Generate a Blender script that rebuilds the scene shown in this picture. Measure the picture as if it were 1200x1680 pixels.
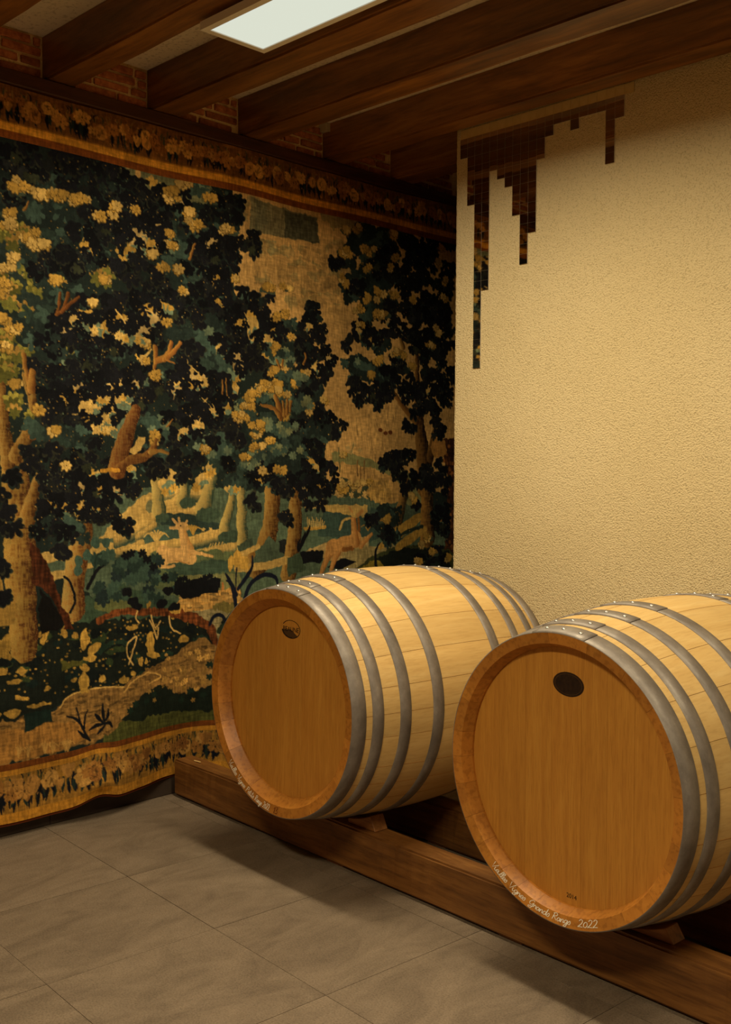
import bpy, bmesh, math, random
import numpy as np
from mathutils import Matrix, Vector, noise

# ------------------------------------------------------------------ scene reset
for o in list(bpy.data.objects): bpy.data.objects.remove(o, do_unlink=True)
SC = bpy.context.scene
COL = SC.collection
rnd = random.Random(7)

# ------------------------------------------------------------------ camera
cam_data = bpy.data.cameras.new('camera')
cam_data.sensor_fit = 'VERTICAL'; cam_data.sensor_height = 36.0
cam_data.lens = 36.0 * 1735.4 / 1680.0
cam_data.clip_start = 0.05
cam = bpy.data.objects.new('camera', cam_data); COL.objects.link(cam)
rt = Vector((0.70444283, 0.70973625, 0.00589503)); fw = Vector((-0.7089852, 0.70403701, -0.0408886))
fw.normalize(); rt = (rt - fw * rt.dot(fw)).normalized(); up = rt.cross(fw)
CAM = Vector((4.211, 0.0, 1.560))
cam.matrix_world = Matrix(((rt.x, up.x, -fw.x, CAM.x), (rt.y, up.y, -fw.y, CAM.y), (rt.z, up.z, -fw.z, CAM.z), (0, 0, 0, 1)))
SC.camera = cam

# ------------------------------------------------------------------ world and exposure
world = bpy.data.worlds.new('cellar_world'); SC.world = world; world.use_nodes = True
world.node_tree.nodes['Background'].inputs[0].default_value = (0.9, 0.7, 0.45, 1)
world.node_tree.nodes['Background'].inputs[1].default_value = 0.0
SC.view_settings.view_transform = 'Standard'; SC.view_settings.look = 'None'
SC.view_settings.gamma = 1.0; SC.view_settings.exposure = 0.0
SC.view_settings.use_curve_mapping = False
LIGHT_COL = (1.0, 0.88, 0.62)
# ceiling light panels: (x0, x1, y0, y1, z, watts); the first is in view, the others are unseen, added to light wall and barrels
PANELS = [(1.0, 2.2, 2.325, 2.625, 3.150, 62.0),
          (3.4, 4.6, 2.325, 2.625, 3.150, 32.0),
          (2.6, 3.8, -0.55, -0.25, 3.150, 104.0)]

# ------------------------------------------------------------------ room measures (metres)
Y_WALL, X_EDGE, H_CEIL, Z_BEAM = 4.004, 0.795, 3.378, 3.195
X_MAX, Y_MIN, Y_BACK = 6.6, -2.4, 6.0

# ------------------------------------------------------------------ helpers
def srgb(r, g, b):
    f = lambda c: (c / 255 / 12.92) if c / 255 <= 0.04045 else ((c / 255 + 0.055) / 1.055) ** 2.4
    return (f(r), f(g), f(b), 1.0)

def link(o, parent=None):
    COL.objects.link(o)
    if parent is not None: o.parent = parent
    return o

def empty(name, loc=(0, 0, 0), rotz=0.0):
    o = bpy.data.objects.new(name, None); COL.objects.link(o)
    o.empty_display_size = 0.1; o.location = loc; o.rotation_euler = (0, 0, rotz)
    return o

def tag(o, label=None, cat=None, group=None, kind=None):
    if label: o['label'] = label
    if cat: o['category'] = cat
    if group: o['group'] = group
    if kind: o['kind'] = kind
    return o

def mesh(name, V, F, mats, smooth=False, midx=None):
    me = bpy.data.meshes.new(name); me.from_pydata([tuple(v) for v in V], [], F)
    for m in (mats if isinstance(mats, (list, tuple)) else [mats]): me.materials.append(m)
    if midx: me.polygons.foreach_set('material_index', midx)
    if smooth: me.polygons.foreach_set('use_smooth', [True] * len(me.polygons))
    me.update()
    return me

def obj(name, me, parent=None):
    return link(bpy.data.objects.new(name, me), parent)

def box_bm(x0, x1, y0, y1, z0, z1, bevel=0.0, seg=1, cuts=None):
    bm = bmesh.new()
    vs = [bm.verts.new((x, y, z)) for x in (x0, x1) for y in (y0, y1) for z in (z0, z1)]
    for f in ((0, 1, 3, 2), (4, 6, 7, 5), (0, 4, 5, 1), (2, 3, 7, 6), (0, 2, 6, 4), (1, 5, 7, 3)):
        bm.faces.new([vs[i] for i in f])
    bmesh.ops.recalc_face_normals(bm, faces=bm.faces)
    if bevel: bmesh.ops.bevel(bm, geom=list(bm.edges), offset=bevel, segments=seg, affect='EDGES', profile=0.6)
    return bm

def bm_obj(name, bm, mat, parent=None, smooth=False):
    me = bpy.data.meshes.new(name); bm.to_mesh(me); bm.free()
    for m in (mat if isinstance(mat, (list, tuple)) else [mat]): me.materials.append(m)
    if smooth: me.polygons.foreach_set('use_smooth', [True] * len(me.polygons))
    return obj(name, me, parent)

def box(name, x0, x1, y0, y1, z0, z1, mat, parent=None, bevel=0.0, seg=1):
    return bm_obj(name, box_bm(x0, x1, y0, y1, z0, z1, bevel, seg), mat, parent)

# ------------------------------------------------------------------ materials
class NT:
    def __init__(s, name, rough=0.6, metallic=0.0, spec=0.5):
        s.m = bpy.data.materials.new(name); s.m.use_nodes = True
        s.t = s.m.node_tree; s.b = s.t.nodes['Principled BSDF']
        s.b.inputs['Roughness'].default_value = rough; s.b.inputs['Metallic'].default_value = metallic
        s.b.inputs['Specular IOR Level'].default_value = spec
    def n(s, typ, **kw):
        n = s.t.nodes.new(typ)
        for k, v in kw.items():
            if hasattr(n, k): setattr(n, k, v)
        return n
    def l(s, a, b): s.t.links.new(a, b)
    def coords(s, scale=(1, 1, 1), kind='Object', rot=(0, 0, 0), random=0.0):
        tc = s.n('ShaderNodeTexCoord'); mp = s.n('ShaderNodeMapping')
        mp.inputs['Scale'].default_value = scale; mp.inputs['Rotation'].default_value = rot
        s.l(tc.outputs[kind], mp.inputs['Vector'])
        if random:
            oi = s.n('ShaderNodeObjectInfo'); mu = s.n('ShaderNodeMath', operation='MULTIPLY'); mu.inputs[1].default_value = random
            s.l(oi.outputs['Random'], mu.inputs[0])
            cb = s.n('ShaderNodeCombineXYZ')
            for i in range(3): s.l(mu.outputs[0], cb.inputs[i])
            s.l(cb.outputs[0], mp.inputs['Location'])
        return mp.outputs[0]
    def noise(s, vec, scale=5, detail=4, rough=0.55, dist=0.0):
        n = s.n('ShaderNodeTexNoise'); s.l(vec, n.inputs['Vector'])
        n.inputs['Scale'].default_value = scale; n.inputs['Detail'].default_value = detail
        n.inputs['Roughness'].default_value = rough; n.inputs['Distortion'].default_value = dist
        return n.outputs['Fac']
    def ramp(s, fac, stops):
        r = s.n('ShaderNodeValToRGB'); s.l(fac, r.inputs[0])
        e = r.color_ramp.elements
        e[0].position, e[0].color = stops[0]; e[1].position, e[1].color = stops[-1]
        for p, c in stops[1:-1]:
            k = e.new(p); k.color = c
        return r.outputs[0]
    def mix(s, a, b, fac, mode='MIX'):
        n = s.n('ShaderNodeMix', data_type='RGBA', blend_type=mode)
        for sock, v in ((n.inputs[6], a), (n.inputs[7], b), (n.inputs[0], fac)):
            if hasattr(v, 'is_linked') or hasattr(v, 'links'): s.l(v, sock)
            else: sock.default_value = v
        return n.outputs[2]
    def objtint(s, col, amount=0.25, low=0.85):
        oi = s.n('ShaderNodeObjectInfo'); hs = s.n('ShaderNodeHueSaturation')
        mr = s.n('ShaderNodeMapRange'); mr.inputs[3].default_value = low; mr.inputs[4].default_value = low + amount
        s.l(oi.outputs['Random'], mr.inputs[0]); s.l(mr.outputs[0], hs.inputs['Value']); s.l(col, hs.inputs['Color'])
        return hs.outputs[0]
    def col(s, c):
        if hasattr(c, 'links'): s.l(c, s.b.inputs['Base Color'])
        else: s.b.inputs['Base Color'].default_value = c
    def bump(s, h, strength=0.3, dist=0.01):
        n = s.n('ShaderNodeBump'); n.inputs['Strength'].default_value = strength; n.inputs['Distance'].default_value = dist
        s.l(h, n.inputs['Height']); s.l(n.outputs[0], s.b.inputs['Normal'])

def wood(name, stops, grain=(40, 2.2, 40), rough=0.5, tint=0.25, low=0.87, bump=0.15, spec=0.4, blotch=0.35, rot=(0, 0, 0), pore=0.8):
    t = NT(name, rough, 0, spec)
    v = t.coords(grain, random=37.0, rot=rot)
    f = t.noise(v, 1.0, 6, 0.6, 0.6)
    c = t.ramp(f, stops)
    v2 = t.coords(tuple(max(0.8, g * 0.12) for g in grain), random=11.0, rot=rot)
    f2 = t.noise(v2, 1.0, 3, 0.5, 0.3)
    dark = t.ramp(f2, [(0.3, (1 - blotch, 1 - blotch, 1 - blotch, 1)), (0.65, (1, 1, 1, 1))])
    c = t.mix(c, dark, 1.0, 'MULTIPLY')
    # fine pores
    v3 = t.coords(tuple(g * 5 for g in grain), random=5.0, rot=rot)
    f3 = t.noise(v3, 1.0, 2, 0.5)
    pores = t.ramp(f3, [(0.36, (0.72, 0.68, 0.62, 1)), (0.5, (1, 1, 1, 1))])
    c = t.mix(c, pores, pore, 'MULTIPLY')
    if tint: c = t.objtint(c, tint, low)
    t.col(c)
    if bump: t.bump(f, bump, 0.004)
    return t.m

M = {}
M['stave'] = wood('stave_oak', [(0.25, srgb(196, 156, 92)), (0.55, srgb(206, 168, 104)), (0.8, srgb(216, 182, 120))], (34, 2.4, 34), 0.55, 0.12, 0.93, 0.08, 0.35, 0.12, pore=0.3)
M['rim'] = wood('rim_oak', [(0.25, srgb(166, 102, 34)), (0.55, srgb(184, 118, 42)), (0.8, srgb(198, 134, 52))], (14, 14, 14), 0.45, 0.26, 0.82, 0.05, 0.4, 0.15)
M['head'] = wood('head_oak', [(0.25, srgb(176, 116, 42)), (0.55, srgb(188, 128, 48)), (0.8, srgb(200, 142, 58))], (48, 30, 3.4), 0.5, 0.06, 0.97, 0.05, 0.35, 0.06, pore=0.4)
M['beam'] = wood('beam_wood', [(0.25, srgb(82, 46, 16)), (0.5, srgb(140, 87, 33)), (0.8, srgb(190, 126, 54))], (1.6, 16, 16), 0.38, 0.2, 0.9, 0.3, 0.6, 0.45)
M['rail'] = wood('rail_wood', [(0.25, srgb(84, 50, 19)), (0.5, srgb(118, 74, 30)), (0.8, srgb(150, 100, 46))], (2.0, 20, 26), 0.5, 0.12, 0.94, 0.3, 0.4, 0.4)
M['chock'] = wood('chock_wood', [(0.25, srgb(110, 66, 26)), (0.5, srgb(146, 92, 40)), (0.8, srgb(176, 120, 62))], (4, 22, 22), 0.55, 0.2, 0.9, 0.2, 0.4, 0.3)
M['plate'] = wood('wall_plate_wood', [(0.25, srgb(48, 24, 10)), (0.5, srgb(74, 38, 16)), (0.8, srgb(96, 54, 24))], (16, 1.6, 16), 0.5, 0.1, 0.95, 0.3, 0.4, 0.4)

def metal_hoop():
    t = NT('galvanised_steel', 0.5, 0.35, 0.4)
    f = t.noise(t.coords((9, 14, 9), random=9.0), 1.0, 5, 0.65)
    c = t.ramp(f, [(0.3, srgb(104, 94, 84)), (0.55, srgb(130, 119, 108)), (0.75, srgb(152, 142, 130))])
    f2 = t.noise(t.coords((120, 160, 120)), 1.0, 2, 0.5)
    c = t.mix(c, t.ramp(f2, [(0.66, (1, 1, 1, 1)), (0.72, (1.4, 1.4, 1.35, 1))]), 0.6, 'MULTIPLY')
    t.col(t.objtint(c, 0.14, 0.92)); t.bump(f, 0.1, 0.002)
    r = t.ramp(f, [(0.3, (0.62, 0.62, 0.62, 1)), (0.7, (0.5, 0.5, 0.5, 1))]); t.l(r, t.b.inputs['Roughness'])
    return t.m
M['hoop'] = metal_hoop()
t = NT('rivet_steel', 0.35, 0.8); t.col(srgb(190, 184, 174)); M['rivet'] = t.m

def plaster(name, a, b, scale=150, strength=0.55, dist=0.006, rough=0.92):
    t = NT(name, rough, 0, 0.15)
    v = t.coords((1, 1, 1))
    f = t.noise(v, scale, 3, 0.55)
    big = t.noise(v, 1.3, 4, 0.55)
    pits = t.ramp(f, [(0.34, (0.55, 0.5, 0.42, 1)), (0.46, (1, 1, 1, 1))])
    c = t.ramp(big, [(0.3, a), (0.7, b)])
    t.col(t.mix(c, pits, 0.55, 'MULTIPLY'))
    t.bump(f, strength, dist)
    return t.m
M['plaster'] = plaster('sand_plaster', srgb(225, 200, 149), srgb(233, 209, 160), 165, 0.9, 0.010)
M['ceiling'] = plaster('ceiling_plaster', srgb(236, 220, 188), srgb(240, 226, 198), 60, 0.15, 0.004)
M['mortar'] = plaster('lime_mortar', srgb(236, 200, 136), srgb(242, 210, 150), 90, 0.6, 0.006)
M['lining'] = plaster('room_plaster', srgb(122, 98, 68), srgb(132, 108, 76), 60, 0.2, 0.004)

def brick_mat():
    t = NT('old_brick', 0.9, 0, 0.2)
    f = t.noise(t.coords((1, 1, 1), random=20), 38, 4, 0.6)
    c = t.ramp(f, [(0.3, srgb(132, 70, 36)), (0.55, srgb(176, 104, 58)), (0.8, srgb(208, 138, 84))])
    t.col(t.objtint(c, 0.5, 0.7)); t.bump(f, 0.6, 0.004)
    return t.m
M['brick'] = brick_mat()

def floor_mat(name, mul=1.0):
    t = NT(name, 0.55, 0, 0.35)
    v = t.coords((3.4, 1.5, 1), random=13, rot=(0, 0, 0.35))
    f = t.noise(v, 1.6, 7, 0.66, 1.2)
    c = t.ramp(f, [(0.28, srgb(98, 82, 65)), (0.5, srgb(116, 99, 80)), (0.72, srgb(128, 110, 90))])
    g = t.noise(t.coords((1, 1, 1)), 170, 3, 0.6)
    c = t.mix(c, t.ramp(g, [(0.34, (0.66, 0.65, 0.63, 1)), (0.5, (0.97, 0.97, 0.97, 1)), (0.66, (1.16, 1.16, 1.15, 1))]), 0.85, 'MULTIPLY')
    k = t.noise(t.coords((6, 3, 1), random=5, rot=(0, 0, 0.35)), 2.2, 6, 0.7, 0.5)
    c = t.mix(c, t.ramp(k, [(0.32, (0.86, 0.85, 0.83, 1)), (0.62, (1.05, 1.05, 1.05, 1))]), 0.8, 'MULTIPLY')
    t.col(t.objtint(c, 0.08, 0.96)); t.bump(g, 0.15, 0.002)
    r = t.ramp(f, [(0.3, (0.62, 0.62, 0.62, 1)), (0.7, (0.48, 0.48, 0.48, 1))]); t.l(r, t.b.inputs['Roughness'])
    return t.m
M['floor'] = floor_mat('grey_stone_tile')
t = NT('floor_grout', 0.9, 0, 0.2); t.col(srgb(104, 86, 67)); M['grout'] = t.m
t = NT('skirting_tile', 0.6); t.col(t.ramp(t.noise(t.coords((3, 3, 3)), 3, 4), [(0.3, srgb(52, 39, 28)), (0.7, srgb(66, 50, 36))])); M['skirting'] = t.m
t = NT('mirror_glass', 0.03, 1.0); t.col(srgb(214, 206, 196)); M['mirror'] = t.m
t = NT('mirror_edge', 0.25, 0.0, 0.8); t.col(srgb(226, 216, 196)); M['mirror_edge'] = t.m
t = NT('cream_glazed_tile', 0.35, 0, 0.5); t.col(t.objtint(t.ramp(t.noise(t.coords((30, 30, 30)), 1, 2), [(0.3, srgb(214, 178, 112)), (0.7, srgb(224, 190, 128))]), 0.06, 0.97)); M['cream_tile'] = t.m
t = NT('panel_frame', 0.4, 0, 0.5); t.col(srgb(236, 226, 210)); M['panel_frame'] = t.m
def emit(name, col, s):
    m = bpy.data.materials.new(name); m.use_nodes = True; nt = m.node_tree
    nt.nodes.remove(nt.nodes['Principled BSDF']); e = nt.nodes.new('ShaderNodeEmission')
    e.inputs[0].default_value = col; e.inputs[1].default_value = s
    nt.links.new(e.outputs[0], nt.nodes['Material Output'].inputs[0]); return m
M['diffuser'] = emit('panel_diffuser', (0.96, 1.0, 0.83, 1), 0.74)
t = NT('chalk', 0.9, 0, 0.1); t.col(srgb(236, 226, 204)); M['chalk'] = t.m
t = NT('red_crayon', 0.8, 0, 0.1); t.col(srgb(96, 36, 16)); M['crayon'] = t.m
t = NT('branding', 0.85, 0, 0.2); t.col(t.ramp(t.noise(t.coords((60, 60, 60)), 1, 3), [(0.35, srgb(34, 20, 10)), (0.7, srgb(50, 32, 16))])); M['brand'] = t.m
t = NT('brand_letter', 0.8, 0, 0.2); t.col(srgb(74, 50, 24)); M['brand_letter'] = t.m
t = NT('box_plastic', 0.6); t.col(srgb(176, 160, 128)); M['plastic'] = t.m

# ------------------------------------------------------------------ structure: floor
def clip_poly(P, a, b, c):          # keep a*x+b*y <= c
    out = []
    for i in range(len(P)):
        p, q = P[i], P[(i + 1) % len(P)]
        dp, dq = a * p[0] + b * p[1] - c, a * q[0] + b * q[1] - c
        if dp <= 0: out.append(p)
        if dp * dq < 0:
            s = dp / (dp - dq); out.append((p[0] + s * (q[0] - p[0]), p[1] + s * (q[1] - p[1])))
    return out

floor = box('floor', -0.1, X_MAX, Y_MIN, Y_BACK, -0.08, -0.004, M['grout'])
tag(floor, 'grey-brown stone floor tiles laid in a square grid', kind='structure')
TP, TA = 0.598, -0.062
gx, gy = (2.945 - 1.997) * 1.43, 1.486 * 1.43
ca, sa = math.cos(TA), math.sin(TA)
for i in range(-5, 10):
    for j in range(-7, 7):
        g = 0.0010; q = []
        for (u, v) in ((g, g), (TP - g, g), (TP - g, TP - g), (g, TP - g)):
            u += i * TP; v += j * TP
            q.append((gx + u * ca - v * sa, gy + u * sa + v * ca))
        q = clip_poly(q, -1, 0, -0.014); q = clip_poly(q, 1, 0, X_MAX - 0.05); q = clip_poly(q, 0, -1, -(Y_MIN + 0.05)); 
        # the partition wall stands on the slab: tiles stop in front of it
        if q and min(p[0] for p in q) < X_EDGE and min(p[1] for p in q) > Y_WALL - 0.7 and max(p[1] for p in q) > Y_WALL:
            q = clip_poly(q, 0, 1, Y_WALL - 0.003)
        elif q: q = clip_poly(q, 0, 1, Y_WALL - 0.003)
        if len(q) < 3: continue
        cx = sum(p[0] for p in q) / len(q); cy = sum(p[1] for p in q) / len(q)
        if cx > 5.6 or cy < -1.0: continue
        k = len(q); V = [(p[0] - cx, p[1] - cy, -0.012) for p in q] + [(p[0] - cx, p[1] - cy, 0.0) for p in q]
        F = [list(range(k, 2 * k))] + [[a, (a + 1) % k, (a + 1) % k + k, a + k] for a in range(k)]
        o = obj('floor_tile', mesh('floor_tile', V, F, M['floor']), floor); o.location = (cx, cy, rnd.uniform(-0.0004, 0.0004))

# ------------------------------------------------------------------ structure: walls and ceiling
wl = box('wall_left', -0.12, 0.0, Y_MIN, Y_BACK, 0.0, H_CEIL, M['mortar']); tag(wl, 'brick and mortar wall behind the tapestry, under the beams', kind='structure')
wf = box('wall_front', 0.0, X_MAX, Y_MIN - 0.12, Y_MIN, 0.0, H_CEIL, M['lining']); tag(wf, kind='structure')
wb = box('wall_back', 0.0, X_MAX, Y_BACK, Y_BACK + 0.12, 0.0, H_CEIL, M['lining']); tag(wb, kind='structure')
ws = box('wall_side', X_MAX, X_MAX + 0.12, Y_MIN, Y_BACK, 0.0, H_CEIL, M['lining']); tag(ws, kind='structure')
ce = box('ceiling', -0.1, X_MAX + 0.1, Y_MIN - 0.1, Y_BACK + 0.1, H_CEIL, H_CEIL + 0.1, M['ceiling']); tag(ce, 'cream plaster ceiling between the dark beams', kind='structure')

def partition():
    # sand-rendered partition; its free edge is rough, so the corner is jittered
    n = 260; V, F = [], []
    y1 = Y_WALL + 0.26
    prof = []
    for i in range(n + 1):
        z = H_CEIL * i / n
        j = noise.noise(Vector((z * 60, 3.1, 0))) * 0.004 + noise.noise(Vector((z * 11, 0.3, 7))) * 0.0025
        k = noise.noise(Vector((z * 70, 9.1, 4))) * 0.0025
        prof.append((z, j, k))
    for (z, j, k) in prof:
        V += [(X_MAX, Y_WALL, z), (X_EDGE + 0.012, Y_WALL, z), (X_EDGE + j * 0.5 + 0.003, Y_WALL + 0.003 + k, z), (X_EDGE + j, Y_WALL + 0.012, z), (X_EDGE, y1, z), (X_MAX, y1, z)]
    for i in range(n):
        for a in range(5):
            F.append([i * 6 + a, i * 6 + 6 + a, i * 6 + 7 + a, i * 6 + 1 + a])
    o = obj('wall_right', mesh('wall_right', V, F, M['plaster'])); tag(o, 'sand-coloured rough plaster wall behind the barrels', kind='structure')
    return o
wr = partition()

# skirting under the tapestry
sk = empty('baseboard_left'); tag(sk, 'dark stone skirting below the tapestry', kind='structure')
ys = [Y_MIN, -1.4, -0.8, -0.2, 0.4, 1.0, 1.62, 2.24, 2.96, 3.56, 4.16, 4.76, 5.4, Y_BACK]
for a, b in zip(ys[:-1], ys[1:]):
    box('skirting_tile', 0.0, 0.012, a + 0.0012, b - 0.0012, 0.0, 0.09, M['skirting'], sk, 0.0015)

# wooden wall plate that carries the beams
tr = bm_obj('trim_1', box_bm(0.0, 0.045, Y_MIN, Y_BACK, Z_BEAM - 0.062, Z_BEAM - 0.003, 0.004), M['plate']); tag(tr, 'dark wooden wall plate under the beam ends', kind='structure')

# ------------------------------------------------------------------ beams
def beam(y0, y1, z0, label, seed, x1=X_MAX - 0.02, z1=H_CEIL - 0.002):
    bm = box_bm(0.003, x1, y0, y1, z0, z1)
    bmesh.ops.bevel(bm, geom=[e for e in bm.edges if abs(e.verts[0].co.x - e.verts[1].co.x) > 1 and max(e.verts[0].co.z, e.verts[1].co.z) < z0 + 0.01], offset=0.009, segments=2, affect='EDGES')
    for k in range(1, 56):
        x = 0.003 + (x1 - 0.003) * k / 56
        g = bm.verts[:] + bm.edges[:] + bm.faces[:]
        bmesh.ops.bisect_plane(bm, geom=g, plane_co=(x, 0, 0), plane_no=(1, 0, 0))
    for v in bm.verts:
        if v.co.z < z0 + 0.05:
            c = Vector((v.co.x * 1.6, v.co.y * 9 + seed * 3.7, v.co.z * 9))
            c2 = c * 5
            v.co.y += noise.noise(c) * 0.007 + noise.noise(c2) * 0.0025
            v.co.z += noise.noise(c + Vector((0, 31, 0))) * 0.005 + noise.noise(c2 + Vector((9, 0, 0))) * 0.002
    o = bm_obj('ceiling_beam', bm, M['beam'])
    tag(o, label, 'beam', 'dark oak ceiling beams')
    return o
BEAMS = [(0.430, 0.545, 'dark oak ceiling beam nearest the camera, second outside the top left of the photo'),
         (0.802, 0.920, 'dark oak ceiling beam just outside the top left of the photo'),
         (1.175, 1.300, 'dark oak ceiling beam cutting the top left corner of the photo'),
         (1.560, 1.656, 'dark oak ceiling beam farthest left of those with a visible end on the wall'),
         (1.924, 2.040, 'dark oak ceiling beam overlapped by the lit ceiling panel'),
         (2.290, 2.408, 'dark oak ceiling beam second in front of the plaster wall'),
         (2.686, 2.778, 'dark oak ceiling beam running along the top of the plaster wall'),
         (3.050, 3.160, 'dark oak ceiling beam in the shadow behind the plaster wall edge')]
for k, (a, b, lab) in enumerate(BEAMS):
    beam(a * 1.43, b * 1.43, Z_BEAM, lab, k + 1)

# ------------------------------------------------------------------ bricks between the beam ends
def bricks():
    edges = [0.545, 0.802, 0.920, 1.175, 1.300, 1.560, 1.656, 1.924, 2.040, 2.290, 2.408, 2.686, 2.778, 3.050, 3.160, 3.43]
    r = random.Random(5)
    for b in range(0, len(edges), 2):
        y0, y1 = edges[b] * 1.43 + 0.012, edges[b + 1] * 1.43 - 0.012
        z = Z_BEAM + 0.006; row = 0
        while z < H_CEIL - 0.02:
            h = r.uniform(0.028, 0.033)
            y = y0 - (r.uniform(0.03, 0.16) if row % 2 else r.uniform(0.0, 0.05))
            while y < y1:
                L = r.uniform(0.17, 0.24) if r.random() < 0.7 else r.uniform(0.09, 0.12)
                a, c = max(y, y0), min(y + L, y1)
                if c - a > 0.03:
                    bm = box_bm(0.0, 0.012 + r.uniform(-0.003, 0.004), a - (a + c) / 2, c - (a + c) / 2, -h / 2, h / 2, 0.004, 2)
                    for v in bm.verts:
                        q = Vector((v.co.y * 40 + y * 9, v.co.z * 60 + z * 30, b)); v.co.z += noise.noise(q) * 0.003; v.co.y += noise.noise(q * 1.7) * 0.003
                    o = bm_obj('brick', bm, M['brick'], wl); o.location = (0, (a + c) / 2, z + h / 2)
                    o.rotation_euler = (r.uniform(-0.02, 0.02), 0, 0)
                y += L + r.uniform(0.012, 0.02)
            z += h + r.uniform(0.011, 0.015); row += 1
bricks()

# small plastic junction box tucked against a beam
jb = empty('junction_box', (0, 0, 0)); tag(jb, 'small pale junction box between the brickwork and a beam top', 'junction box')
box('housing', 0.0, 0.055, 3.815, 3.842, 3.335, 3.376, M['plastic'], jb, 0.004, 2)
box('cover', 0.055, 0.062, 3.813, 3.844, 3.333, 3.377, M['plastic'], jb, 0.002)

# ------------------------------------------------------------------ ceiling light panels
def panel(x0, x1, y0, y1, z, watts, label):
    e = empty('ceiling_light', ((x0 + x1) / 2, (y0 + y1) / 2, z)); tag(e, label, 'ceiling light')
    a, b, w, h = (x1 - x0) / 2, (y1 - y0) / 2, 0.026, 0.030
    V = [(-a, -b, 0), (a, -b, 0), (a, b, 0), (-a, b, 0), (-a + w, -b + w, 0.0), (a - w, -b + w, 0.0), (a - w, b - w, 0.0), (-a + w, b - w, 0.0)]
    V += [(p[0], p[1], h) for p in V[:4]] + [(p[0], p[1], 0.004) for p in V[4:8]]
    F = [[0, 4, 5, 1], [1, 5, 6, 2], [2, 6, 7, 3], [3, 7, 4, 0], [0, 1, 9, 8], [1, 2, 10, 9], [2, 3, 11, 10], [3, 0, 8, 11], [8, 9, 10, 11],
         [4, 12, 13, 5], [5, 13, 14, 6], [6, 14, 15, 7], [7, 15, 12, 4]]
    obj('frame', mesh('panel_frame', V, F, M['panel_frame']), e)
    obj('diffuser', mesh('panel_diffuser', V[12:16], [[0, 3, 2, 1]], M['diffuser']), e)
    for sx in (-0.7, 0.7):      # short hangers up to the plaster
        hb = box_bm(sx * a - 0.012, sx * a + 0.012, -0.012, 0.012, h - 0.001, H_CEIL - z, 0.002)
        bm_obj('hanger', hb, M['panel_frame'], e)
    ld = bpy.data.lights.new('panel_light', 'AREA'); ld.shape = 'RECTANGLE'; ld.size = 2 * (a - w); ld.size_y = 2 * (b - w)
    ld.energy = watts; ld.color = LIGHT_COL; ld.spread = math.radians(168)
    lo = bpy.data.objects.new('panel_light', ld); link(lo, e); lo.location = (0, 0, -0.0015)
    return e
for k, p in enumerate(PANELS):
    panel(*p, label=['flat white rectangular light panel hanging below the beams', 'added flat white fill panel above the right barrel, out of the photo', 'added flat white fill panel nearest the camera, out of the photo'][k])

# ------------------------------------------------------------------ mirror mosaic on the plaster wall
def mosaic():
    e = empty('mirror_mosaic', (0.826, Y_WALL, 3.160)); tag(e, 'dripping mosaic of small mirror tiles at the top of the plaster wall', 'mosaic')
    rows = [2, 7, 24, 16, 4, 5, 6, 9, 14, 11, 4, 2, 1, 1, 2, 1, 1, 1, 6, 2, 0]
    px, pz, g, th = 0.04547, 0.0463, 0.0004, 0.004
    def tile_me(name, w, h, mats):
        V = [(0, -th, 0), (w, -th, 0), (w, -th, -h), (0, -th, -h), (0, 0, 0), (w, 0, 0), (w, 0, -h), (0, 0, -h)]
        F = [[0, 3, 2, 1], [0, 4, 7, 3], [1, 2, 6, 5], [0, 1, 5, 4], [3, 7, 6, 2]]
        return mesh(name, V, F, mats, midx=[0, 1, 1, 1, 1])
    tm = tile_me('mirror_tile', px - 2 * g, pz - 2 * g, [M['mirror'], M['mirror_edge']])
    cm = tile_me('cream_tile', px - 2 * g, 0.044, [M['cream_tile'], M['cream_tile']])
    r = random.Random(3)
    for c, n in enumerate(rows):
        o = obj('cream_tile', cm, e); o.location = (c * px + g, -0.0005, 0.044); o['label'] = 'cream glazed tile of the top row'
        for k in range(n):
            o = obj('mirror_tile', tm, e); o.location = (c * px + g, -0.0015, -k * pz - g)
            o.rotation_euler = (r.uniform(-0.006, 0.006), 0, r.uniform(-0.006, 0.006))
mosaic()

# ------------------------------------------------------------------ rails under the barrels
RA = -0.0484
def rail(name, cx, cy, half, depth, z0, z1, label, seed):
    e = empty(name, (cx, cy, 0), RA); tag(e, label, 'beam')
    bm = box_bm(-half[0], half[1], 0, depth, z0, z1)
    bmesh.ops.bevel(bm, geom=[ed for ed in bm.edges if abs(ed.verts[0].co.x - ed.verts[1].co.x) > 1], offset=0.008, segments=2, affect='EDGES')
    n = 150; x0, x1 = -half[0], half[1]
    for k in range(1, n):
        bmesh.ops.bisect_plane(bm, geom=bm.verts[:] + bm.edges[:] + bm.faces[:], plane_co=(x0 + (x1 - x0) * k / n, 0, 0), plane_no=(1, 0, 0))
    for v in bm.verts:
        c = Vector((v.co.x * 2, v.co.y * 8 + seed, v.co.z * 8))
        v.co.y += noise.noise(c) * 0.003
        v.co.z += noise.noise(c + Vector((5, 0, 0))) * (0.002 if v.co.z > 0.1 else 0.0006)
        if v.co.z > z1 - 0.03 and v.co.y < 0.02:      # worn, chipped front arris
            k = max(0.0, noise.noise(Vector((v.co.x * 9, seed, 0)))) * 0.012 + max(0.0, noise.noise(Vector((v.co.x * 31, seed, 2)))) * 0.006
            v.co.y += k; v.co.z -= k * 0.5
    bm_obj('timber', bm, M['rail'], e)
    for x in np.arange(-half[0] + 0.25, half[1], 0.9):
        box('shim', x - 0.05, x + 0.05, 0.02, depth - 0.02, 0.0, z0 + 0.003, M['chock'], e)
    return e
rail('barrel_rail', 1.476, 2.790, (1.42, 3.2), 0.107, 0.011, 0.180, 'heavy oak rail on the floor carrying the fronts of both barrels', 1.0)
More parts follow.
